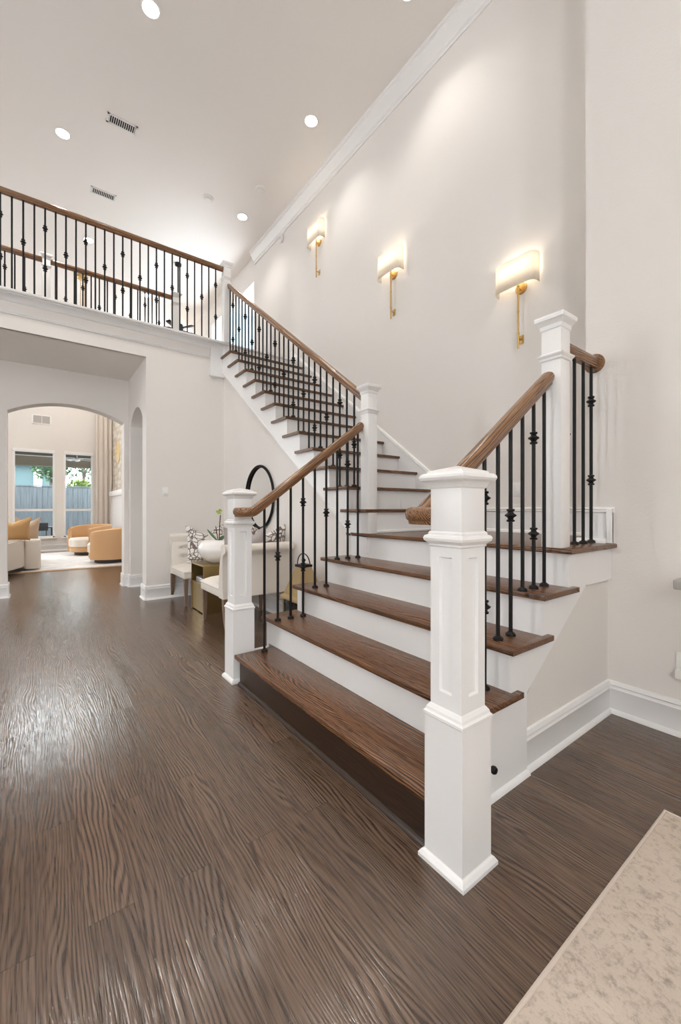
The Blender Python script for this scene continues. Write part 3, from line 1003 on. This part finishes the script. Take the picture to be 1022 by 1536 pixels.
# ------------------------------------------------------------ ceiling fixtures
def downlight(label, x, y, spot=True, r=.075, watts=None):
    t = thing('recessed_light', label, 'recessed light', (x, y, CZ), 0, 'recessed ceiling lights')
    b = MB()
    b.lathe([(r + .015, -.004), (r + .012, -.007), (r, -.006), (r, -.001)], (x, y, CZ), seg=32)
    b.build('trim_ring', 'plastic', t)
    MB().cyl((x, y, CZ - .0062), (x, y, CZ - .0072), r - .004, seg=32).build('lens', 'glow', t)
    if spot:
        d = bpy.data.lights.new('downlight', 'SPOT'); d.energy = DOWNLIGHT_W * (.36 if y > 2.4 else 1.0); d.color = (1, .95, .88)
        d.spot_size = math.radians(118); d.spot_blend = .8; d.shadow_soft_size = .06
        o = bpy.data.objects.new('downlight', d); COL.objects.link(o); o.parent = t; o.location = (0, 0, -.03)
    return t
downlight('round recessed ceiling light at the top left, largest in view', -4.17, .87)
downlight('round recessed ceiling light left of the front ceiling vent', -6.22, .27)
downlight('round recessed ceiling light over the middle of the upper flight', -4.21, 2.69)
downlight('round recessed ceiling light near the head of the stairs, right of the smoke detectors', -6.26, 2.68)
downlight('round recessed ceiling light cut off by the top edge, beside the crown moulding', -2.62, 2.72)
downlight('round recessed light seen through the balcony balusters, above the brass chandelier', -8.42, .743)
downlight('round recessed light seen through the balcony balusters at the far left edge', -9.61, -.485)
downlight('round recessed light seen through the balcony balusters near the right rear newel', -9.85, 1.955)
for _x, _y in ((-2.0, -1.0), (0.2, .87), (.5, -1.2), (2.2, .87), (-4.2, -1.4), (-.5, -3.4), (-12.6, .6), (-12.6, -2.2), (-12.6, -4.6), (-9.8, -4.4)):
    # unseen spots without fixtures, added to brighten the entry and the living room
    d = bpy.data.lights.new('downlight', 'SPOT'); d.energy = DOWNLIGHT_W * (1.5 if _x < -7 else .62); d.color = (1, .95, .88)
    d.spot_size = math.radians(118); d.spot_blend = .8; d.shadow_soft_size = .08
    o = bpy.data.objects.new('downlight', d); COL.objects.link(o); o.location = (_x, _y, CZ - .03)
def ceiling_vent(label, x, y):
    t = thing('ceiling_vent', label, 'vent', (x, y, CZ), 0, 'ceiling vents')
    hx, hy = .075, .165
    b = MB()
    b.box(x - hx, x + hx, y - hy, y - hy + .022, CZ - .008, CZ - .0); b.box(x - hx, x + hx, y + hy - .022, y + hy, CZ - .008, CZ)
    b.box(x - hx, x - hx + .022, y - hy, y + hy, CZ - .008, CZ); b.box(x + hx - .022, x + hx, y - hy, y + hy, CZ - .008, CZ)
    b.build('frame', 'plastic', t)
    MB().box(x - hx + .02, x + hx - .02, y - hy + .02, y + hy - .02, CZ - .002, CZ - .0005).build('duct_shade', 'dark', t)  # flat dark sheet, the shade of a duct opening put in as colour
    b = MB()
    for i in range(13):
        q = y - hy + .03 + i * (2 * hy - .06) / 12
        b.box(x - hx + .02, x + hx - .02, q - .004, q + .002, CZ - .007, CZ - .002)
    b.build('louvres', 'plastic', t)
    return t
ceiling_vent('white slatted ceiling vent nearer the camera, right of a recessed light', -5.63, .85)
ceiling_vent('white slatted ceiling vent further back, just above the balcony rail', -7.05, .81)
def smoke(label, x, y):
    t = thing('smoke_detector', label, 'smoke detector', (x, y, CZ), 0, 'smoke detectors')
    MB().lathe([(.075, 0), (.075, -.012), (.068, -.022), (.055, -.026)], (x, y, CZ), seg=28).build('base', 'plastic', t)
    MB().lathe([(.05, -.024), (.05, -.036), (.04, -.044), (.012, -.046)], (x, y, CZ), seg=28).build('cover', 'plastic', t)
    return t
smoke('round white smoke detector on the ceiling, left one above the balcony newel', -6.19, 2.106)
smoke('round white smoke detector on the ceiling, right one near the crown moulding', -5.55, 2.66)
t = thing('motion_sensor', 'small white alarm sensor high on the sconce wall below the crown', 'sensor', (-6.0, WB, 5.6), 0)
MB().box(-6.035, -5.965, WB - .045, WB, 5.57, 5.69, .012).build('housing', 'plastic', t)
MB().box(-6.02, -5.98, WB - .049, WB - .043, 5.61, 5.66, .004).build('lens', 'silver', t)

def plate(name, label, cat, c, axis, w_, h_, toggle=True):
    t = thing(name, label, cat, c)
    x, y, z = c
    if axis == 'Y':
        MB().box(x - w_ / 2, x + w_ / 2, y - .006, y, z - h_ / 2, z + h_ / 2, .002).build('plate', 'plastic', t)
        if toggle: MB().box(x - .017, x + .017, y - .011, y - .005, z - .033, z + .033, .002).build('rocker', 'plastic', t)
    else:
        MB().box(x, x + .006, y - w_ / 2, y + w_ / 2, z - h_ / 2, z + h_ / 2, .002).build('plate', 'plastic', t)
        if toggle: MB().box(x + .005, x + .011, y - .017, y + .017, z - .033, z + .033, .002).build('rocker', 'plastic', t)
    return t
plate('light_switch', 'white light switch on the landing wall seen between balusters', 'light switch', (-1.885, WB, 1.34), 'Y', .075, .118)
plate('light_switch', 'white light switch on the wall left of the tufted settee', 'light switch', (WX + .02, 1.365, 1.40), 'X', .075, .118)
t = thing('wall_outlet', 'white wall outlet with a plug above the baseboard at the right edge', 'outlet', (-.615, WR, .36))
MB().box(-.665, -.565, WR - .006, WR, .315, .435, .002).build('plate', 'plastic', t)
MB().box(-.662, -.60, WR - .04, WR - .005, .302, .35, .006).build('plug', 'plastic', t)
t = thing('door_stop', 'small black knob low on the white stair side behind the nearest newel', 'door stop', (-.965, 1.45, .15))
MB().lathe([(.008, 0), (.008, .02), (.014, .024), (.016, .034), (.012, .042), (.004, .044)], (-.965, 1.45, .147), 'X', 16).build('knob', 'iron', t)

# ------------------------------------------------------------ rug and console by the right wall
t = thing('entry_rug', 'large mottled beige rug on the wood floor at the lower right corner', 'rug', (.7, .4, 0))
MB().box(-.515, 2.3, -1.4, 1.945, .0, .011, .004).build('pile', 'rug', t)
b = MB()
b.tube([(-.518, -1.4, .008), (-.518, 1.95, .008), (2.3, 1.95, .008)], .008, 8)
b.build('binding', 'rug_edge', t)
t = thing('console_table', 'grey console table end just showing at the right edge by the wall', 'table', (.1, 2.58, 0))
MB().box(-.632, .9, 2.49, WR - .004, .785, .832, .008, 3).build('tabletop', 'console', t)
for lx, ly in ((-.36, 2.52), (-.36, 2.65), (.86, 2.52), (.86, 2.65)):
    MB().box(lx - .02, lx + .02, ly - .02, ly + .02, 0, .785, .003).build('leg', 'console', t)
t = thing('table_lamp', 'table lamp on the console beyond the right edge, lighting the wall', 'lamp', (-.12, 2.58, .832))
MB().lathe([(.07, 0), (.07, .015), (.03, .03), (.055, .12), (.06, .2), (.03, .3), (.012, .33), (.012, .5)], (-.12, 2.58, .832), seg=24).build('base', 'ceramic', t)
b = MB()
for i in range(32):
    a0, a1 = 2 * PI * i / 32, 2 * PI * (i + 1) / 32
    b.quad(*[(-.12 + r * math.cos(a), 2.58 + r * math.sin(a), z) for a, r, z in ((a0, .098, 1.28), (a1, .098, 1.28), (a1, .075, 1.56), (a0, .075, 1.56))])
o = b.build('lamp_shade', 'shade', t); so = o.modifiers.new('cloth', 'SOLIDIFY'); so.thickness = .002
p = point('lamp_light', (0, 0, .60), LAMP_W, (1, .86, .68), .04, t)

# ------------------------------------------------------------ furniture by the stairs
def cushion(name, label, cat, m, w_, h_, th, chop=.0, group=None):
    """stand-up cushion in the local XZ plane, base at z=0, soft pointed corners"""
    def f(side):
        def g(u, v):
            x = (u - .5) * 2; z = (v - .5) * 2
            ex = 1 - .10 * (1 - z * z); ez = 1 - .10 * (1 - x * x)
            t_ = th / 2 * (max(0, (1 - x ** 4)) * max(0, (1 - z ** 4))) ** .6
            zz = z * ez * h_ / 2 + h_ / 2
            if v > .5: zz -= chop * (v - .5) * 2 * max(0, 1 - abs(x) * 1.15) ** 1.2
            return (x * ex * w_ / 2, side * t_, zz)
        return g
    b = MB()
    b.grid(f(1), 20, 20); b.grid(f(-1), 20, 20)
    o = b.build(name, m)
    tag(o, label, cat, group)
    return o
def settee(label, loc, rz):
    """local: faces +X, back at -X, width along Y"""
    t = thing('settee', label, 'settee', loc, rz, 'tufted settees')
    W, D = .36, .66
    b = MB()
    b.box(.10, D, -W + .003, W - .003, .33, .425, .012, 3)
    b.build('seat_frame', 'linen', t, world=False)
    # tufted seat cushion
    def seat(u, v):
        x = .06 + u * (D - .05); y = (v - .5) * 2 * (W + .004)
        e = min(1, 5 * min(u, 1 - u) + .0) * 1.0
        ev = min(1, 7 * min(v, 1 - v))
        z = .415 + .06 * (min(e, 1) ** .5) * (min(ev, 1) ** .5)
        for i in range(3):
            for j in range(4):
                dx = u - (.25 + .25 * i); dy = v - (.125 + .25 * j)
                z -= .016 * math.exp(-(dx * dx * 90 + dy * dy * 140))
        return (x, y, z)
    b = MB(); b.grid(seat, 30, 36); b.box(.08, D + .005, -W + .001, W - .001, .40, .42, .004)
    b.build('seat', 'linen', t, world=False, smooth=60)
    # scroll back: profile in XZ swept along Y
    pr = [(.115, .40), (.10, .60), (.075, .70), (.055, .76)]
    pr += [(.0 + .058 * math.cos(a), .79 + .05 * math.sin(a)) for a in [PI * (.05 + .1 * i) for i in range(12)]]
    pr += [(.005, .74), (.02, .70), (.022, .60), (.015, .45), (.0, .33), (.11, .33)]
    MB().prism(pr, 'Y', -W, W).build('backrest', 'linen', t, world=False, smooth=50)
    def tuft(u, v):
        z = .44 + u * .30; y = (v - .5) * 2 * (W - .01)
        x = .118 - .04 * u + .025 * (min(1, 6 * min(u, 1 - u)) * min(1, 8 * min(v, 1 - v))) ** .5
        for i in range(2):
            for j in range(3):
                dx = u - (.34 + .36 * i); dy = v - (.2 + .3 * j + .15 * (i % 2) * 0)
                x -= .018 * math.exp(-(dx * dx * 110 + dy * dy * 160))
        return (x, y, z)
    b = MB(); b.grid(tuft, 26, 34)
    b.build('tufted_pad', 'linen', t, world=False, smooth=60)
    for i in range(2):
        for j in range(3):
            u = .34 + .36 * i; v = .2 + .3 * j
            x, y, z = tuft(u, v)
            MB().lathe([(.013, 0), (.012, .004), (.006, .008)], (x, y, z), 'X', 10).build('button', 'linen', t, world=False)
    for y in (-W + .035, W - .035):
        # front legs: straight taper
        MB().cyl((D - .035, y, .335), (D - .03, y, 0), .034, .019, seg=4).build('leg', 'leg', t, world=False, smooth=0)
        # rear sabre legs
        b = MB()
        pts = [(.04, y, .335), (.035, y, .22), (.015, y, .1), (-.025, y, .0)]
        for a, c, r0, r1 in zip(pts, pts[1:], (.036, .033, .028), (.033, .028, .021)):
            b.cyl(a, c, r0, r1, seg=4, cap=True)
        b.build('leg', 'leg', t, world=False, smooth=0)
    return t
settee('cream tufted settee against the hall wall, behind the brass side table', (WX + .03, 1.775, 0), 0)
settee('cream tufted settee seen from behind, between the far newel and the alcove wall', (-3.70, 1.755, 0), PI)
def put(o, loc, rx=0, rz=0):
    o.location = loc; o.rotation_euler = (rx, 0, rz); return o
put(cushion('throw_pillow', 'patterned throw pillow leaning on the settee by the hall wall', 'pillow', 'lattice', .50, .50, .15, .11, 'patterned pillows'), (-5.36, 1.80, .475), math.radians(-16), PI / 2 - .12)
put(cushion('throw_pillow', 'patterned throw pillow behind the grey pillow on the nearer settee', 'pillow', 'lattice', .50, .56, .13, .09, 'patterned pillows'), (-4.02, 1.94, .48), math.radians(14), PI / 2 + .1)
put(cushion('throw_pillow', 'plain grey velvet pillow peeking over the back of the nearer settee', 'pillow', 'grey_velvet', .44, .53, .13, .09), (-3.99, 1.70, .48), math.radians(14), PI / 2 - .1)
put(cushion('throw_pillow', 'plain beige pillow beside the patterned pillow on the settee by the wall', 'pillow', 'linen', .42, .40, .13, .03), (-5.30, 2.03, .475), math.radians(-14), PI / 2 + .15)
# brass side table
t = thing('side_table', 'antique brass cube side table between the two settees', 'side table', (-4.73, 1.70, 0))
tx0, tx1, ty0, ty1 = -4.955, -4.51, 1.48, 1.92
MB().box(tx0, tx1, ty0, ty1, .527, .545, .003).build('tabletop', 'antique', t)
b = MB()
b.box(tx0, tx0 + .018, ty0, ty1, 0, .527); b.box(tx1 - .018, tx1, ty0, ty1, 0, .527)
b.box(tx0, tx1, ty1 - .018, ty1, 0, .527)
b.build('side_panel', 'antique', t)
MB().box(tx0 + .018, tx1 - .018, ty0, ty1 - .018, .32, .335).build('shelf', 'antique', t)
MB().box(tx0 + .018, tx1 - .018, ty0 + .01, ty0 + .028, 0.012, .32).build('front_panel', 'antique', t)
t = MB().box(-4.84, -4.62, 1.50, 1.75, .336, .39, .006).build('storage_box', 'silver')
tag(t, 'small silver box on the shelf inside the brass side table', 'box')
# vase and orchid
VX, VY = -4.755, 1.735
b = MB()
b.lathe([(.10, .545), (.115, .55), (.155, .575), (.205, .625), (.232, .69), (.228, .74), (.20, .785), (.165, .807), (.15, .812), (.145, .80), (.02, .76)], (VX, VY, 0), seg=48)
tag(b.build('vase', 'ceramic'), 'large round white ceramic bowl vase on the brass side table', 'vase')
t = thing('orchid', 'orchid with a green leaf and lime flower growing from the white vase', 'plant', (VX, VY, .765))
def leaf(b, p, d, L_, wd, droop):
    d = Vector(d).normalized(); s = d.cross(Vector((0, 0, 1))).normalized()
    n = 8
    L0 = []; R0 = []
    for i in range(n + 1):
        q = i / n
        c = Vector(p) + d * (L_ * q) + Vector((0, 0, .9 * L_ * q - droop * q * q))
        ww = wd * math.sin(PI * min(1, q * .92 + .08)) ** .7
        L0.append(b.bm.verts.new(c + s * ww + Vector((0, 0, .15 * ww)))); R0.append(b.bm.verts.new(c - s * ww + Vector((0, 0, .15 * ww))))
    for i in range(n):
        b.bm.faces.new((L0[i], R0[i], R0[i + 1], L0[i + 1]))
for p_, d_, l_, w_, dr in (((VX + .0, VY - .02, .80), (-.25, -.35, 0), .115, .05, -.03), ((VX + .02, VY, .80), (.8, .3, 0), .13, .03, .05), ((VX, VY + .03, .80), (-.5, .8, 0), .12, .03, .06)):
    b = MB(); leaf(b, p_, d_, l_, w_, dr)
    o = b.build('leaf', 'leaf', t); so = o.modifiers.new('thick', 'SOLIDIFY'); so.thickness = .004
b = MB(); b.tube([(VX + .03, VY, .77), (VX + .06, VY - .01, .88), (VX + .10, VY - .02, 1.0), (VX + .15, VY - .03, 1.10)], .006, 8); b.build('stem', 'stem', t)
b = MB(); b.tube([(VX + .0, VY, .77), (VX + .03, VY - .03, .9), (VX + .05, VY - .05, .97)], .005, 8); b.build('twig', 'stem', t)
for dx, dz in ((0, 0), (-.05, .015), (.03, .03)):
    b = MB()
    for i in range(5):
        a = 2 * PI * i / 5
        c = Vector((VX + .15 + dx, VY - .035, 1.115 + dz))
        leaf(b, c, (math.cos(a), -.5, math.sin(a) * .3), .035, .017, .02)
    o = b.build('flower', 'petal', t); so = o.modifiers.new('thick', 'SOLIDIFY'); so.thickness = .003
# round mirror
mx, mz, mr = -4.50, 1.31, .372
t = thing('wall_mirror', 'round mirror with a ribbed black frame on the wall under the stairs', 'mirror', (mx, YA, mz))
b = MB()
b.sweep([(.014 * math.cos(2 * PI * i / 10), .014 * math.sin(2 * PI * i / 10)) for i in range(10)],
        [(mx + mr * math.cos(2 * PI * i / 96), YA - .024, mz + mr * math.sin(2 * PI * i / 96)) for i in range(96)], True, up=(0, 1, 0))
for i in range(96):
    a = 2 * PI * i / 96
    c = Vector((mx + mr * math.cos(a), YA - .024, mz + mr * math.sin(a)))
    d = Vector((-math.sin(a), 0, math.cos(a)))
    b.cyl(c - d * .005, c + d * .005, .0165, seg=10)
b.build('frame', 'iron', t)
MB().lathe([(mr, 0), (mr, .008)], (mx, YA, mz), 'Y', 64).build('glass', 'mirror', t)
# lantern
lx, ly = -3.22, 1.975
t = thing('lantern', 'floor lantern with a brass pyramid roof beside the lower flight', 'lantern', (lx, ly, 0))
hw = .14
MB().box(lx - hw, lx + hw, ly - hw, ly + hw, 0, .03, .004).build('base', 'antique', t)
b = MB()
for sx in (-1, 1):
    for sy in (-1, 1):
        b.box(lx + sx * (hw - .018), lx + sx * hw, ly + sy * (hw - .018), ly + sy * hw, .03, .355)
b.build('frame', 'antique', t)
b = MB()
for s in (-1, 1):
    b.box(lx - hw + .018, lx + hw - .018, ly + s * (hw - .008), ly + s * (hw - .010), .03, .355)
    b.box(lx + s * (hw - .008), lx + s * (hw - .010), ly - hw + .018, ly + hw - .018, .03, .355)
b.build('glass', 'glass', t)
MB().lathe([(hw + .025, .355), (hw + .025, .372), (hw + .01, .385), (hw - .005, .395), (.055, .635), (.055, .645)], (lx, ly, 0), sq=True).build('roof', 'lantern_brass', t, smooth=0)
b = MB(); b.lathe([(.058, .645), (.058, .665), (.02, .67)], (lx, ly, 0), sq=True); b.lathe([(.015, .665), (.012, .69), (.022, .705), (.008, .72)], (lx, ly, 0), seg=16)
b.build('chimney', 'iron', t, smooth=0)
b = MB(); b.tube([(lx + .11 * math.cos(a), ly, .655 + .11 * math.sin(a)) for a in [PI * i / 16 for i in range(17)]], .005, 8, up=(0, 1, 0)); b.build('handle', 'iron', t)

# ------------------------------------------------------------ living room
t = thing('area_rug', 'pale grey rug with a jute border on the living room floor', 'rug', (-11.4, .4, 0))
MB().box(-13.2, -9.55, -2.2, 1.6, 0, .012, .003).build('pile', 'area_rug', t)
MB().box(-9.55, -9.38, -2.2, 1.6, 0, .011, .003).build('border', 'jute', t)
def barrel_chair(label, x, y, rz):
    t = thing('armchair', label, 'armchair', (x, y, 0), rz, 'barrel armchairs')
    # opening faces local +X
    prof = [(0, .10), (.0, .68), (.02, .745), (.055, .765), (.09, .745), (.10, .68), (.10, .10)]
    b = MB()
    n = 32; ro = .50
    rings = []
    for i in range(n + 1):
        a = math.radians(52 + (308 - 52) * i / n)
        f = 1 - .12 * (abs(i / n - .5) * 2) ** 3
        rings.append([b.bm.verts.new(((ro - d) * math.cos(a) * (1.0), (ro - d) * math.sin(a), z if z < .3 else .1 + (z - .1) * f)) for d, z in prof])
    for r0, r1 in zip(rings, rings[1:]):
        for i in range(len(prof)):
            j = (i + 1) % len(prof)
            b.bm.faces.new((r0[i], r0[j], r1[j], r1[i]))
    b.bm.faces.new(rings[0]); b.bm.faces.new(rings[-1][::-1])
    b.build('shell', 'tan', t, world=False)
    b = MB(); b.lathe([(.38, .10), (.40, .12), (.40, .20), (.38, .22)], (.04, 0, 0), seg=36); b.build('seat_base', 'tan', t, world=False)
    b = MB(); b.lathe([(.33, .22), (.36, .24), (.365, .40), (.33, .44), (.1, .455)], (.10, 0, 0), seg=36); b.build('seat_cushion', 'linen', t, world=False)
    b = MB(); b.lathe([(.33, 0), (.33, .10)], (0, 0, 0), seg=32); b.build('plinth', 'black_wood', t, world=False)
    return t
barrel_chair('tan barrel armchair nearer the arch, its curved back toward us', -10.25, 1.34, math.radians(248))
barrel_chair('tan barrel armchair further away, near the right window', -12.2, 1.10, math.radians(300))
t = thing('sofa', 'cream upholstered sofa end at the left side of the arch', 'sofa', (-10.2, -.6, 0))
MB().box(-11.6, -9.62, -1.3, .07, .09, .44, .03, 3).build('seat', 'linen', t)
b = MB(); b.prism([(-8.75, -.47), (-9.6, -.175), (-10.0, -.175), (-10.0, -1.3), (-8.75, -1.3)], 'Z', .09, .60)
bmesh.ops.bevel(b.bm, geom=list(b.bm.edges), offset=.025, segments=3, affect='EDGES')
b.build('arm', 'linen', t)
MB().box(-11.6, -10.0, -1.3, -.95, .44, .80, .05, 3).build('backrest', 'linen', t)
MB().box(-10.0, -9.6, -.17, .075, .04, .59, .03, 3).build('bolster', 'linen', t)
for q in ((-9.0, -.55), (-9.0, -1.2), (-11.4, -.1), (-11.4, -1.2)):
    MB().box(q[0] - .05, q[0] + .05, q[1] - .05, q[1] + .05, 0, .1).build('leg', 'black_wood', t)
put(cushion('throw_pillow', 'large camel velvet pillow in front on the sofa seen through the arch', 'pillow', 'camel', .56, .46, .16, .10), (-9.55, -.36, .585), math.radians(18), PI / 2 + .15)
put(cushion('throw_pillow', 'taupe pillow standing right behind the camel pillow on the sofa', 'pillow', 'taupe', .46, .50, .15, .12), (-10.05, -.16, .52), math.radians(10), PI / 2 + .5)
put(cushion('throw_pillow', 'taupe pillow at the left behind the camel pillow on the sofa', 'pillow', 'taupe', .46, .48, .15, .12), (-10.3, -.62, .56), math.radians(10), PI / 2 - .3)
# curtain
def cur(u, v):
    return (XW + .10 + .035 * math.sin(u * PI * 7) + .008 * math.sin(u * 31), 1.40 + u * .42, .02 + v * 5.7)
b = MB(); b.grid(cur, 72, 6)
o = b.build('curtain', 'curtain', smooth=180); so = o.modifiers.new('thick', 'SOLIDIFY'); so.thickness = .004
tag(o, 'tall pleated cream curtain right of the living room windows', 'curtain')
t = thing('wall_art', 'pale gold disc hung on the stone chimney, cut by the arch', 'wall art', (-12.7, 1.83, 2.75))
MB().lathe([(.30, 0), (.30, .015), (.26, .03), (.14, .035), (.10, .05), (.02, .055)], (-12.75, 1.83, 2.73), 'Y', 40).build('disc', 'gold', t)
MB().lathe([(.06, .05), (.05, .07), (.02, .075)], (-12.75, 1.83, 2.73), 'Y', 24).build('boss', 'gold', t)
t = thing('wall_vent', 'grey return air grille on the living room wall above the windows', 'vent', (XW, .12, 3.6))
MB().box(XW, XW + .012, -.09, .34, 3.49, 3.74).build('frame', 'plastic', t)
MB().box(XW + .010, XW + .014, -.06, .125, 3.515, 3.715).build('grille', 'vent', t)
MB().box(XW + .010, XW + .014, .135, .31, 3.515, 3.715).build('grille', 'vent', t)
# chandelier and ceiling fan high in the living room
cx_, cy_ = -9.8, .76
t = thing('chandelier', 'brass chandelier canopy with thin rods seen between balcony balusters', 'chandelier', (cx_, cy_, CZ))
MB().lathe([(.10, 0), (.10, -.05), (.085, -.07), (.02, -.075)], (cx_, cy_, CZ), seg=24).build('canopy', 'brass', t)
b = MB()
for s in (-.035, .035): b.cyl((cx_, cy_ + s, CZ - .07), (cx_, cy_ + s, 4.6), .006, seg=8)
b.build('rod', 'brass', t)
b = MB(); b.tube([(cx_ + .35 * math.cos(2 * PI * i / 40), cy_ + .35 * math.sin(2 * PI * i / 40), 4.6) for i in range(40)], .018, 8, True); b.cyl((cx_, cy_ - .35, 4.6), (cx_, cy_ + .35, 4.6), .008)
b.build('ring', 'brass', t)
fx_, fy_, fz_ = -8.2, 2.20, 4.64
t = thing('ceiling_fan', 'black ceiling fan blades showing beside the right rear newel post', 'ceiling fan', (fx_, fy_, CZ))
b = MB(); b.cyl((fx_, fy_, CZ), (fx_, fy_, fz_), .014); b.lathe([(.06, 0), (.06, -.04), (.02, -.06)], (fx_, fy_, CZ), seg=20); b.build('downrod', 'iron', t)
MB().lathe([(.03, .1), (.09, .08), (.10, .0), (.07, -.06), (.02, -.08)], (fx_, fy_, fz_), seg=24).build('motor', 'iron', t)
for i in range(5):
    a = 2 * PI * i / 5 + .5
    d = Vector((math.cos(a), math.sin(a), 0)); s = Vector((-math.sin(a), math.cos(a), .2))
    b = MB()
    p = Vector((fx_, fy_, fz_))
    V = [p + d * r + s * q * ww for r, ww in ((.08, .03), (.15, .05), (.32, .055), (.38, .04)) for q in (-1, 1)]
    vv = [b.bm.verts.new(q) for q in V]
    for k in range(3):
        b.bm.faces.new((vv[2 * k], vv[2 * k + 1], vv[2 * k + 3], vv[2 * k + 2]))
    o = b.build('blade', 'iron', t); so = o.modifiers.new('thick', 'SOLIDIFY'); so.thickness = .008

# ------------------------------------------------------------ outside the windows
o = MB().box(-30, XW - .2, -12, 12, -.3, -.12).build('ground', 'concrete'); struct(o)
t = thing('patio_cover', 'dark patio roof with a beige beam outside the living room windows', 'patio cover', (-15.5, .5, 2.9))
MB().box(-17.2, XW - .2, -5, 6, 2.95, 3.1).build('patio_roof', 'patio_ceil', t)
MB().box(-17.4, -17.1, -5, 6, 2.62, 2.95).build('beam', 'patio_beam', t)
MB().box(-17.45, -17.05, -5, 6, 2.93, 2.98).build('fascia', 'trim', t)
t = thing('wood_fence', 'weathered grey wooden privacy fence outside the windows', 'fence', (-19, .5, 0))
b = MB()
for i in range(90):
    y = -7 + i * .16
    b.box(-19.02, -19, y, y + .153, -.12, 2.0 + .012 * math.sin(i * 5.1))
b.build('boards', 'fence', t)
MB().box(-19.06, -18.98, -7, 7.4, 2.0, 2.04).build('rail', 'fence', t)
MB().box(-19.045, -19.022, -7, 7.4, -.12, 1.98).build('backing', 'fence', t)
t = thing('neighbour_house', 'blue green house with a grey roof beyond the fence', 'house', (-27, -2.2, 0))
MB().box(-29, -26.5, -6, .6, -.1, 3.45).build('wall', 'siding', t)
MB().prism([(-6.5, 3.4), (1.0, 3.4), (.2, 4.1), (-6.5, 4.1)], 'X', -29.3, -26.1).build('roof', 'roofing', t)
for y in (-1.35, -.1):
    MB().box(-26.5, -26.42, y, y + .35, 1.2, 3.2).build('window', 'trim', t)
def crown(name, label, m, c, rad, n, size, trunk):
    t = thing(name, label, 'tree' if trunk else 'shrub', (c[0], c[1], 0))
    b = MB()
    for _ in range(n):
        d = Vector((random.gauss(0, 1), random.gauss(0, 1), random.gauss(0, 1))).normalized() * (random.random() ** .4)
        p = Vector(c) + Vector((d.x * rad[0], d.y * rad[1], d.z * rad[2]))
        u = Vector((random.gauss(0, 1), random.gauss(0, 1), random.gauss(0, 1))).normalized(); v = u.orthogonal().normalized()
        s = size * random.uniform(.6, 1.3)
        b.quad(p - u * s, p + v * s * .5, p + u * s, p - v * s * .5)
    b.build('foliage', m, t, smooth=0)
    b = MB()
    if trunk:
        b.cyl((c[0], c[1], -.12), (c[0], c[1], c[2]), .12, .06)
        for k in range(9):
            a = random.uniform(0, 2 * PI)
            b.cyl((c[0], c[1], c[2] - .5 + .1 * k), (c[0] + rad[0] * .8 * math.cos(a), c[1] + rad[1] * .8 * math.sin(a), c[2] + rad[2] * random.uniform(-.2, .8)), .035, .01, 6)
    else:
        b.cyl((c[0], c[1], -.12), (c[0], c[1], c[2]), .04, .02)
    b.build('trunk', 'bark', t)
crown('tree', 'leafy green tree beyond the fence in the left window', 'foliage', (-22.5, .55, 3.1), (.7, .75, .75), 900, .09, True)
crown('tree', 'thin branched tree beyond the fence in the right window', 'foliage', (-22.0, 1.75, 3.0), (.9, .8, .8), 420, .08, True)
crown('shrub', 'bright lime green shrub above the fence in the right window', 'shrub', (-21.0, 1.55, 2.0), (.5, .55, .45), 900, .07, False)
# patio table and chairs
t = thing('patio_table', 'dark patio table outside the left window', 'table', (-15.6, -.05, -.12))
MB().box(-16.0, -15.3, -.75, .45, .58, .61, .01).build('tabletop', 'patio_black', t)
for q in ((-15.95, -.7), (-15.95, .4), (-15.35, -.7), (-15.35, .4)):
    MB().cyl((q[0], q[1], -.12), (q[0], q[1], .58), .02).build('leg', 'patio_black', t)
def patio_chair(label, x, y, rz):
    t = thing('patio_chair', label, 'chair', (x, y, -.12), rz, 'patio chairs')
    MB().box(-.24, .24, -.25, .25, .42, .47, .02).build('seat', 'patio_black', t, world=False)
    MB().box(-.27, -.2, -.25, .25, .62, .86, .02).build('backrest', 'patio_black', t, world=False)
    for sx, sy in ((-1, -1), (-1, 1), (1, -1), (1, 1)):
        MB().cyl((sx * .2, sy * .2, .42), (sx * .25, sy * .25, 0), .014).build('leg', 'silver', t, world=False)
    b = MB()
    for s in (-.2, .2): b.cyl((-.22, s, .45), (-.24, s, .64), .014)
    b.build('back_post', 'patio_black', t, world=False)
patio_chair('black patio chair outside the left window, back toward the fence', -15.1, .05, 0)
patio_chair('black patio chair at the left of the patio table', -15.2, -.65, .3)
t = thing('patio_fan', 'white patio ceiling fan seen in the right window', 'ceiling fan', (-15.5, 1.05, 2.95))
MB().cyl((-15.5, 1.05, 2.95), (-15.5, 1.05, 2.75), .015).build('downrod', 'trim', t)
MB().lathe([(.03, .06), (.09, .03), (.09, -.03), (.04, -.06)], (-15.5, 1.05, 2.73), seg=20).build('motor', 'trim', t)
for i in range(4):
    a = PI / 2 * i + .4
    d = Vector((math.cos(a), math.sin(a), 0)); s = Vector((-math.sin(a), math.cos(a), .1))
    p = Vector((-15.5, 1.05, 2.73))
    b = MB(); b.quad(p + d * .08 - s * .04, p + d * .08 + s * .04, p + d * .5 + s * .06, p + d * .5 - s * .06)
    o = b.build('blade', 'trim', t); so = o.modifiers.new('thick', 'SOLIDIFY'); so.thickness = .01
